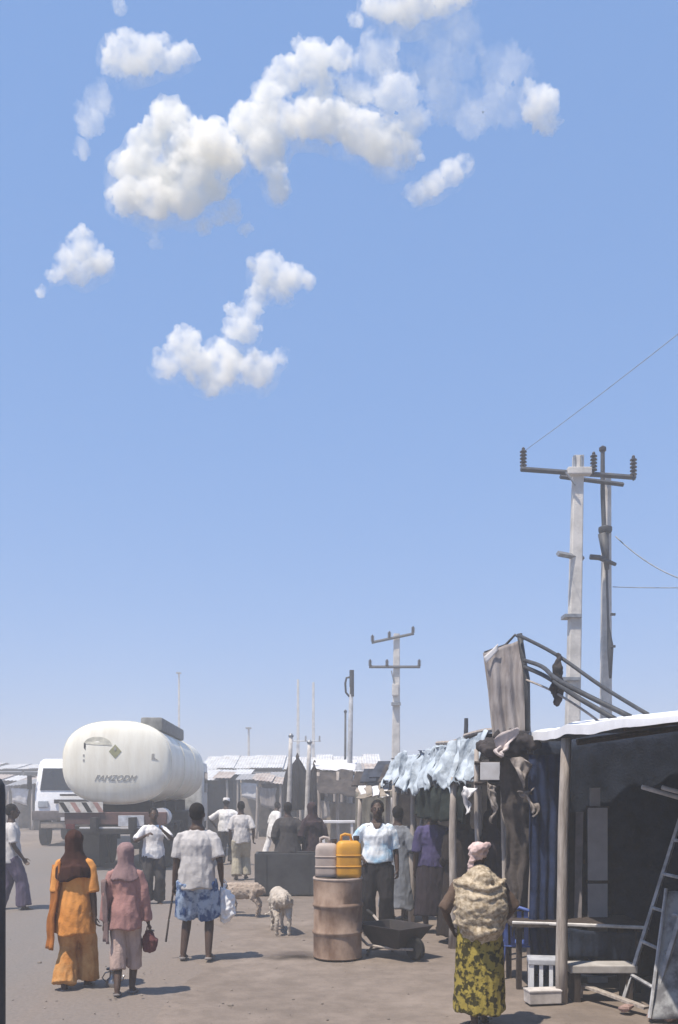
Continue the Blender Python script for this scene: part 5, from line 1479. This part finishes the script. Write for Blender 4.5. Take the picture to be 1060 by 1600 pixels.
# person with the bundle
PW, aw, jw = person('person in a yellow printed wrapper and pink head scarf, carrying a bundle, nearest the camera', ground_at(750, 1604), 1.50, math.radians(4),
    feet=((-.06, -.05, 0), (.06, .14, 0)), hands=((-.20, .14, .78), (.20, .16, .80)), elbows=((-1, -.6, 0), (1, -.6, 0)), top=(cl('dark brown blouse', (0.11, 0.075, 0.055)), .55, .5, .02, .02),
    bottom=('skirt', YELLOWP, 0.14, .03, .045), head=('scarf', PINKSC), shoes=DSANDAL, lean=0.10, voxel=NV, seed=61, slim=1.06)
mb = MB().tube([(0, -0.02, 0.74), (0, -0.05, 0.84), (0, -0.07, 0.98), (0, -0.04, 1.12), (0, 0.0, 1.22)], [(0.15, 0.12), (0.20, 0.155), (0.212, 0.175), (0.198, 0.15), (0.11, 0.10)], 20, ends=True)
mb.ball((0.0, -0.13, 1.21), (0.075, 0.07, 0.07), 12, 8)
for sx in (-1, 1): mb.tube([(sx * 0.10, 0.0, 1.20), (sx * 0.165, 0.03, 1.14), (sx * 0.185, 0.03, 1.02)], [0.05, 0.06, 0.05], 10, ends=True)
for k_ in range(5):        # the cloth is pulled round in slanting bands
    z_ = 0.80 + 0.085 * k_
    mb.tube([(-0.205, 0.0, z_ + 0.05), (-0.10, -0.175 - 0.01 * (k_ % 2), z_ + 0.02), (0.02, -0.225 + 0.01 * (k_ % 3), z_), (0.12, -0.165, z_ + 0.02), (0.205, 0.0, z_ + 0.06)], [0.018, 0.024, 0.026, 0.022, 0.016], 8, ends=True)
mb.ball((-0.05, -0.2, 0.79), (0.05, 0.04, 0.035), 10, 7)
me = remesh(mb, 0.011, 2, wrinkle=0.016, wfreq=(7, 7, 15), seed=6)
me.transform(PW.rotation_euler.to_matrix().to_4x4())
tag(link_mesh('cloth_bundle', me, TANC, None, PW.location), 'big tan cloth bundle tied around the back of the person in yellow', 'bundle')

# ------------------------------------------------------------------ goats
FUR = mat('dusty white fur', (0.58, 0.52, 0.45), rough=0.95, color2=(0.40, 0.34, 0.28), scale=7, bump=0.8, bscale=90)
FURT = mat('tan white fur', (0.48, 0.40, 0.33), rough=0.95, color2=(0.30, 0.23, 0.18), scale=6, bump=0.8, bscale=90)
HORN = mat('horn', (0.16, 0.13, 0.10), rough=0.6)
def goat(label, loc, rz, sc, fur, graze=True, seed=0):
    e = empty('goat', loc, label, 'goat', rz, 'goats on the street')
    mb = MB()
    L = [(-0.36, .47, .07, .09), (-0.30, .48, .115, .13), (-0.12, .46, .135, .15), (0.08, .45, .13, .155), (0.24, .46, .11, .15), (0.33, .48, .075, .11)]
    mb.tube([(0, y, z) for y, z, a, b in L], [(a, b) for y, z, a, b in L], 14, ends=True, hint=(0, 0, 1))
    if graze:
        nk = [(0, .30, .50), (0, .44, .42), (0, .54, .27), (0, .57, .18)]; hd = [(0, .56, .19), (0, .60, .10), (0, .64, .035)]
    else:
        nk = [(0, .28, .52), (0, .40, .62), (0, .46, .70)]; hd = [(0, .45, .71), (0, .54, .68), (0, .62, .63)]
    mb.tube(nk, [(.075, .10), (.06, .085), (.05, .06), (.045, .05)][:len(nk)], 10, ends=True, hint=(1, 0, 0))
    mb.tube(hd, [(.05, .055), (.043, .05), (.028, .032)], 10, ends=True, hint=(1, 0, 0))
    hb_ = Vector(hd[0])
    for sx in (-1, 1):
        mb.tube([hb_ + Vector((sx * .04, -.01, .01)), hb_ + Vector((sx * .10, -.02, -.005)), hb_ + Vector((sx * .14, -.02, -.03))], [(.012, .022), (.012, .028), (.006, .012)], 6, ends=True)
        # hind leg: thigh, hock pointing back, straight shank
        mb.tube([(sx * .07, -.27, .46), (sx * .085, -.24, .34), (sx * .085, -.35, .21), (sx * .085, -.32, .06), (sx * .085, -.31, .015)], [.085, .06, .028, .022, .026], 8, ends=True)
        mb.tube([(sx * .07, .22, .42), (sx * .075, .23, .28), (sx * .075, .25, .19), (sx * .075, .245, .06), (sx * .075, .25, .015)], [.065, .04, .028, .021, .026], 8, ends=True)
    mb.tube([(0, -.38, .52), (0, -.43, .50), (0, -.45, .42)], [.028, .026, .014], 7, ends=True)
    me = remesh(mb, 0.012, 2, wrinkle=0.020, wfreq=(16, 16, 10), seed=seed)
    me.transform(Matrix.Scale(sc, 4))
    link_mesh('body', me, fur, e)
    for sx in (-1, 1):
        p = hb_ + Vector((sx * .025, 0.0, .045))
        hm = MB().tube([p * sc, (p + Vector((sx * .01, -.05, .05))) * sc, (p + Vector((sx * .03, -.10, .05))) * sc], [.014 * sc, .011 * sc, .004 * sc], 7, ends=True)
        hm.build('horn', HORN, e, smooth=True)
        MB().ball((hb_ + Vector((sx * .043, .03, .01))) * sc, .009 * sc, 7, 5).build('eye', PUPIL, e, smooth=True)
    return e
goat('pale goat seen from behind, standing in front of the dark trough', ground_at(437, 1455), math.radians(12), 0.98, FUR, True, 2)
goat('tan goat grazing with its head down, beside the white plastic bag', ground_at(378, 1430), math.radians(78), 0.84, FURT, True, 5)
goat('small white goat half hidden by the person in printed shorts', ground_at(350, 1424), math.radians(60), 0.62, FUR, True, 9)

# ------------------------------------------------------------------ trough, barrel, cans, barrow and small things
e = empty('water_trough', ground_at(449, 1396), 'dark grey open trough standing behind the pale goat', 'trough', rz=math.radians(2))
TR = mat('dark grey trough', (0.062, 0.064, 0.068), rough=0.85, color2=(0.035, 0.035, 0.038), scale=3)
w_, d_, h_ = 1.20, 0.62, 0.78
for nm, c_, s_ in (('side_panel', (0, -d_ / 2, h_ / 2), (w_, 0.05, h_)), ('side_panel', (0, d_ / 2, h_ / 2), (w_, 0.05, h_)), ('end_panel', (-w_ / 2 + 0.025, 0, h_ / 2 - 0.002), (0.05, d_ - 0.052, h_ - 0.004)), ('end_panel', (w_ / 2 - 0.025, 0, h_ / 2 - 0.002), (0.05, d_ - 0.052, h_ - 0.004)), ('bottom_panel', (0, 0, 0.06), (w_ - 0.11, d_ - 0.052, 0.05))):
    MB().box(c_, s_).build(nm, TR, e, bevel=0.012)
for dx in (-0.4, 0.4): MB().box((dx, -d_ / 2 - 0.03, h_ / 2), (0.05, 0.02, h_ - 0.04)).build('rib', TR, e)
BR = mat('dusty rust barrel', (0.35, 0.255, 0.195), rough=0.8, color2=(0.17, 0.105, 0.072), scale=4.2, stretch=(1, 1, 0.6), contrast=(0.38, 0.66), bump=0.2, bscale=30)
gb = ground_at(528, 1501); gb.y += 0.26
e = empty('oil_drum', gb, 'rusty brown oil drum with pale dust, carrying two jerrycans', 'barrel')
R = 0.282
prof = [(0.0001, 0.008), (R - .02, 0.008), (R, 0.0), (R + .006, .012), (R, .03)]
for z in (0.30, 0.61):
    prof += [(R, z - .03), (R + .014, z - .012), (R + .016, z), (R + .014, z + .012), (R, z + .03)]
prof += [(R, .90)]
mb = MB().lathe((0, 0, 0), prof, 40, cap=False)
for i, p in enumerate(mb.v):
    dnt = 0.012 * noise.noise(Vector((p.x * 4, p.y * 4, p.z * 3))); rr = math.hypot(p.x, p.y)
    if rr > 0.2: mb.v[i] = Vector((p.x * (1 + dnt / rr), p.y * (1 + dnt / rr), p.z))
mb.build('drum_body', BR, e, smooth='auto')
MB().lathe((0, 0, 0), [(R - .03, .885), (R - .012, .9), (R + .004, .90), (R + .010, .915), (R + .004, .93), (R - .012, .93), (R - .02, .90)], 40).build('top_rim', mat('pale rusty rim', (0.40, 0.32, 0.27), rough=0.7), e, smooth='auto')
MB().lathe((0, 0, 0), [(0.0005, .885), (R - .02, .885), (R - .02, .90), (0.0005, .90)], 32).build('lid', BR, e, smooth='auto')
MB().lathe((0.12, -0.1, 0.9), [(0.03, 0), (0.03, 0.018), (0.005, 0.02)], 12).build('bung', DARKSTEEL, e)

def jerrycan(label, loc, rz, m, sc=1.0):
    e = empty('jerrycan', loc, label, 'jerrycan', rz, 'jerrycans on the drum')
    w, d, h = 0.27 * sc, 0.22 * sc, 0.40 * sc
    rs = []
    for z, k in ((0.0, .90), (0.015, .98), (0.05, 1.0), (h * .5, 1.0), (h * .80, 1.0), (h * .92, .93), (h * .97, .80), (h, .66)):
        loop = []
        for j in range(32):
            a = 2 * math.pi * j / 32; c_, s_ = math.cos(a), math.sin(a)
            loop.append(Vector((math.copysign(abs(c_) ** .42, c_) * w / 2 * k, math.copysign(abs(s_) ** .42, s_) * d / 2 * k, z)))
        rs.append(loop)
    b_ = MB().rings(rs).build('can_body', m, e, smooth='auto')
    MB().tube([(-.085 * sc, 0, h * .96), (-.08 * sc, 0, h + .055 * sc), (-.04 * sc, 0, h + .07 * sc), (.02 * sc, 0, h + .06 * sc), (.035 * sc, 0, h * .98)], .016 * sc, 8).build('handle', m, e, smooth=True)
    MB().lathe((.085 * sc, 0, h * .95), [(.03 * sc, 0), (.03 * sc, .035 * sc), (.034 * sc, .036 * sc), (.034 * sc, .07 * sc), (.005, .075 * sc)], 14).build('cap', mat('dark cap', (0.05, 0.04, 0.035), rough=0.5), e, smooth='auto')
    for z in (h * .3, h * .6):
        rs = [[Vector((math.copysign(abs(math.cos(2 * math.pi * j / 32)) ** .42, math.cos(2 * math.pi * j / 32)) * (w / 2 + o_), math.copysign(abs(math.sin(2 * math.pi * j / 32)) ** .42, math.sin(2 * math.pi * j / 32)) * (d / 2 + o_), z + dz)) for j in range(32)] for o_, dz in ((.004, -.01), (.006, 0), (.004, .01), (-.006, .01), (-.006, -.01))]
        MB().rings(rs, closed=True).build('mould_rib', m, b_, smooth=True)
    return e
YEL = mat('yellow jerrycan plastic', (0.66, 0.33, 0.035), rough=0.5, color2=(0.50, 0.24, 0.035), scale=5)
PALEJ = mat('dusty translucent plastic', (0.44, 0.37, 0.33), rough=0.55, color2=(0.34, 0.28, 0.25), scale=5)
jerrycan('yellow plastic jerrycan on top of the rusty drum', gb + Vector((0.125, -0.05, 0.931)), 0.12, YEL, 1.06)
jerrycan('dusty pale jerrycan on top of the drum, left of the yellow one', gb + Vector((-0.125, 0.02, 0.931)), -0.1, PALEJ, 0.98)

# wheelbarrow with a dark tray
g = ground_at(616, 1494)
e = empty('wheelbarrow', g, 'dark wheelbarrow with an open tray, in front of the person in the pale blue print', 'wheelbarrow', rz=math.radians(-48))
TRAY = mat('dark barrow tray', (0.042, 0.034, 0.034), rough=0.7, color2=(0.022, 0.02, 0.02), scale=5)
def loop4(z, x0, x1, y): return [Vector((x0, -y, z)), Vector((x1, -y, z)), Vector((x1, y, z)), Vector((x0, y, z))]
MB().rings([loop4(.12, -.20, .20, .15), loop4(.36, -.34, .36, .27), loop4(.375, -.36, .38, .29), loop4(.375, -.33, .35, .26), loop4(.14, -.19, .19, .14)]).build('tray', TRAY, e, bevel=0.01)
rot = Matrix.Rotation(math.pi / 2, 3, 'X')
wl_ = MB().lathe((.34, 0, .13), [(.07, -.03), (.115, -.035), (.13, -.02), (.13, .02), (.115, .035), (.07, .03)], 22, rot).build('wheel', RUBBER, e, smooth='auto')
MB().lathe((.34, 0, .13), [(.068, -.02), (.03, -.03), (.03, .03), (.068, .02)], 16, rot).build('rim', mat('tan rim', (0.34, 0.29, 0.21), rough=0.7), wl_, smooth='auto')
for s in (-1, 1):
    MB().tube([(.36, s * .06, .13), (.10, s * .14, .115), (-.22, s * .22, .13), (-.62, s * .26, .40)], .016, 7).build('handle_bar', WOOD, e, smooth=True)
    MB().tube([(-.16, s * .20, .12), (-.24, s * .21, .0)], .016, 7).build('leg', DARKSTEEL, e)
    MB().tube([(-.62, s * .26, .40), (-.72, s * .265, .44)], .02, 8, ends=True).build('grip', RUBBER, e, smooth=True)
MB().tube([(-.24, -.21, .06), (-.24, .21, .06)], .012, 6).build('crossbar', DARKSTEEL, e)
# white lantern-like can by the veiled persons, stones and bits on the ground
e = empty('paint_tin', ground_at(694, 1452), 'small white tin standing behind the leaning post, by dark hems', 'tin')
e.location.y -= 0.15
MB().lathe((0, 0, 0), [(.075, 0), (.08, .01), (.08, .20), (.084, .205), (.084, .215), (.07, .217), (.005, .212)], 20).build('tin_body', OLDWHITE, e, smooth='auto')
MB().tube([(-.08, 0, .18), (-.06, 0, .26), (0, 0, .29), (.06, 0, .26), (.08, 0, .18)], .004, 6).build('wire_handle', DARKSTEEL, e)
# kettle by the heel
e = empty('kettle', ground_at(176, 1544), 'small silver kettle by the heel of the person in pink', 'kettle')
KM = mat('tarnished aluminium', (0.42, 0.42, 0.44), rough=0.3, metal=0.85, color2=(0.2, 0.19, 0.19), scale=9)
MB().lathe((0, 0, 0), [(.035, 0), (.06, .02), (.068, .05), (.058, .085), (.03, .11), (.026, .16), (.034, .185)], 20).build('kettle_body', KM, e, smooth=True)
MB().lathe((0, 0, .185), [(.06, 0), (.058, .012), (.02, .022), (.01, .04)], 18).build('kettle_lid', mat('dark lid', (0.05, 0.045, 0.045), rough=0.5), e, smooth='auto')
MB().tube([(.055, 0, .05), (.10, 0, .09), (.115, 0, .13)], [.014, .010, .008], 8).build('spout', KM, e, smooth=True)
MB().tube([(-.06, 0, .06), (-.10, 0, .10), (-.07, 0, .15), (-.03, 0, .16)], .007, 6).build('handle', KM, e, smooth=True)

# plastic chairs before the near stall
def chair(label, loc, rz, m, sc=1.0):
    e = empty('plastic_chair', loc, label, 'chair', rz, 'plastic chairs by the dark stall')
    w = 0.22 * sc; sh = 0.40 * sc
    MB().sheet(lambda u, v: ((u - .5) * 2 * w, (v - .5) * 2 * w, sh - 0.03 * sc * math.sin(3.14 * u) * math.sin(3.14 * v)), 8, 8, 0.02 * sc).build('seat', m, e, smooth='auto')
    for sx in (-1, 1):
        for sy in (-1, 1):
            MB().tube([(sx * w * .92, sy * w * .9, sh - .01), (sx * w * 1.12, sy * w * 1.12, 0.0)], [(.028 * sc, .018 * sc), (.022 * sc, .016 * sc)], 8).build('leg', m, e, smooth=True)
        MB().tube([(sx * w * 1.0, -w * .9, sh), (sx * w * 1.15, -w * .9, sh + .22 * sc), (sx * w * 1.15, w * .2, sh + .24 * sc), (sx * w * 1.05, w * .95, sh + .26 * sc)], .018 * sc, 7).build('armrest', m, e, smooth=True)
    b_ = MB().tube([(-w * .98, w * .95, sh), (-w * .98, w * 1.3, sh + .40 * sc), (0, w * 1.4, sh + .46 * sc), (w * .98, w * 1.3, sh + .40 * sc), (w * .98, w * .95, sh)], .022 * sc, 8).build('back_frame', m, e, smooth=True)
    for k in range(-2, 3):
        MB().box((k * w * .36, w * 1.16, sh + .21 * sc), (.05 * sc, .012, .42 * sc), Matrix.Rotation(-0.2, 3, 'X')).build('back_slat', m, b_)
    return e
CHW_ = mat('white chair plastic', (0.70, 0.71, 0.74), rough=0.45, var=0.08)
CHB_ = mat('blue chair plastic', (0.09, 0.15, 0.42), rough=0.45, color2=(0.05, 0.08, 0.24), scale=4)
e = empty('slatted_stool', ground_at(852, 1556), 'small grey stool with white slats at the foot of the near stall post', 'stool', rz=math.radians(-8))
MB().box((0, 0, .335), (.32, .26, .05)).build('seat', mat('grey stool seat', (0.40, 0.41, 0.44), rough=0.7), e, bevel=0.008)
for sx in (-1, 1):
    for sy in (-1, 1): MB().box((sx * .13, sy * .10, .155), (.04, .035, .31)).build('leg', CHW_, e, bevel=0.004)
for x in (-.045, .045): MB().box((x, -.105, .17), (.035, .016, .28)).build('slat', CHW_, e)
MB().box((0, -.10, .055), (.215, .02, .03)).build('stretcher', CHW_, e)
chair('blue plastic chair between the person in yellow and the white slatted stool', ground_at(814, 1524), math.radians(165), CHB_, 0.86)
e = empty('carton', ground_at(848, 1566), 'low pale carton lying in front of the slatted stool', 'box', rz=0.15)
MB().box((0, 0, .055), (.30, .16, .11)).build('box_body', mat('pale carton', (0.50, 0.46, 0.43), rough=0.9), e, bevel=0.006)
MB().box((0, 0, .115), (.31, .17, .012)).build('box_lid', mat('pale carton lid', (0.56, 0.52, 0.49), rough=0.9), e)

# dark post at the left edge
e = empty('bollard', (-1.562, 4.05, 0), 'dark rounded steel post standing at the left edge', 'post')
MB().lathe((0, 0, 0), [(.052, -.05), (.052, 1.90), (.048, 1.94), (.036, 1.965), (.015, 1.975)], 20).build('post_shaft', mat('dark post paint', (0.045, 0.045, 0.048), rough=0.6), e, smooth='auto')
MB().lathe((0, 0, 0), [(.13, -.01), (.13, .015), (.06, .02)], 20).build('base_plate', DARKSTEEL, e)

# a bird high up
e = empty('bird', at(755, 176, 58.0), 'tiny dark bird flying high below the cloud veil', 'bird'); e.scale = (.6, .6, .6)
mb = MB().tube([(0, .10, 0), (0, .04, .0), (0, -.05, 0), (0, -.14, .01)], [(.012, .012), (.035, .035), (.032, .03), (.012, .006)], 8, ends=True)
mb.ball((0, .12, .012), .024, 8, 6); mb.build('body', mat('dark feathers', (0.03, 0.03, 0.032)), e, smooth=True)
for s in (-1, 1):
    MB().sheet(lambda u, v: (s * (.02 + .12 * u), .04 - .02 * u - (.09 - .06 * u) * v, .03 + .20 * u - .1 * u * u), 6, 3, .004).build('wing', MATS['dark feathers'], e, smooth=True)

# litter and pebbles on the street: nobody could count them
r_ = random.Random(5)
mb = MB()
for i in range(420):
    y = r_.uniform(6.5, 24); x = r_.uniform(-0.42, 0.42) * y
    if x > 1.9 and y < 9.5: continue
    s_ = r_.uniform(0.004, 0.014) * (1 + (r_.random() < 0.04) * 1.0)
    z = gheight(x, y) if x > -0.7 - 0.05 * y else 0.024
    c_ = Vector((x, y, z + s_ * 0.25))
    k = len(mb.v)
    mb.ball(c_, (s_ * r_.uniform(.7, 1.4), s_ * r_.uniform(.7, 1.4), s_ * .6), 6, 4)
tag(mb.build('pebbles', mat('pebble stone', (0.20, 0.17, 0.145), rough=0.95, var=0.3), origin=(0, 0, 0)), 'small pebbles and grit scattered over the street', 'pebbles', kind='stuff')

# dark V neck of the person with hands on hips
Hh = 1.82
MB().sheet(lambda u, v: ((u - .5) * 0.075 * Hh * (1 - v), 0.046 * Hh + 0.034 * math.sin(1.3 * min(1, v * 1.6)) + 0.006, (0.828 - 0.066 * v) * Hh), 6, 8, 0.006).build('neckline', SKIN, PB, smooth=True)
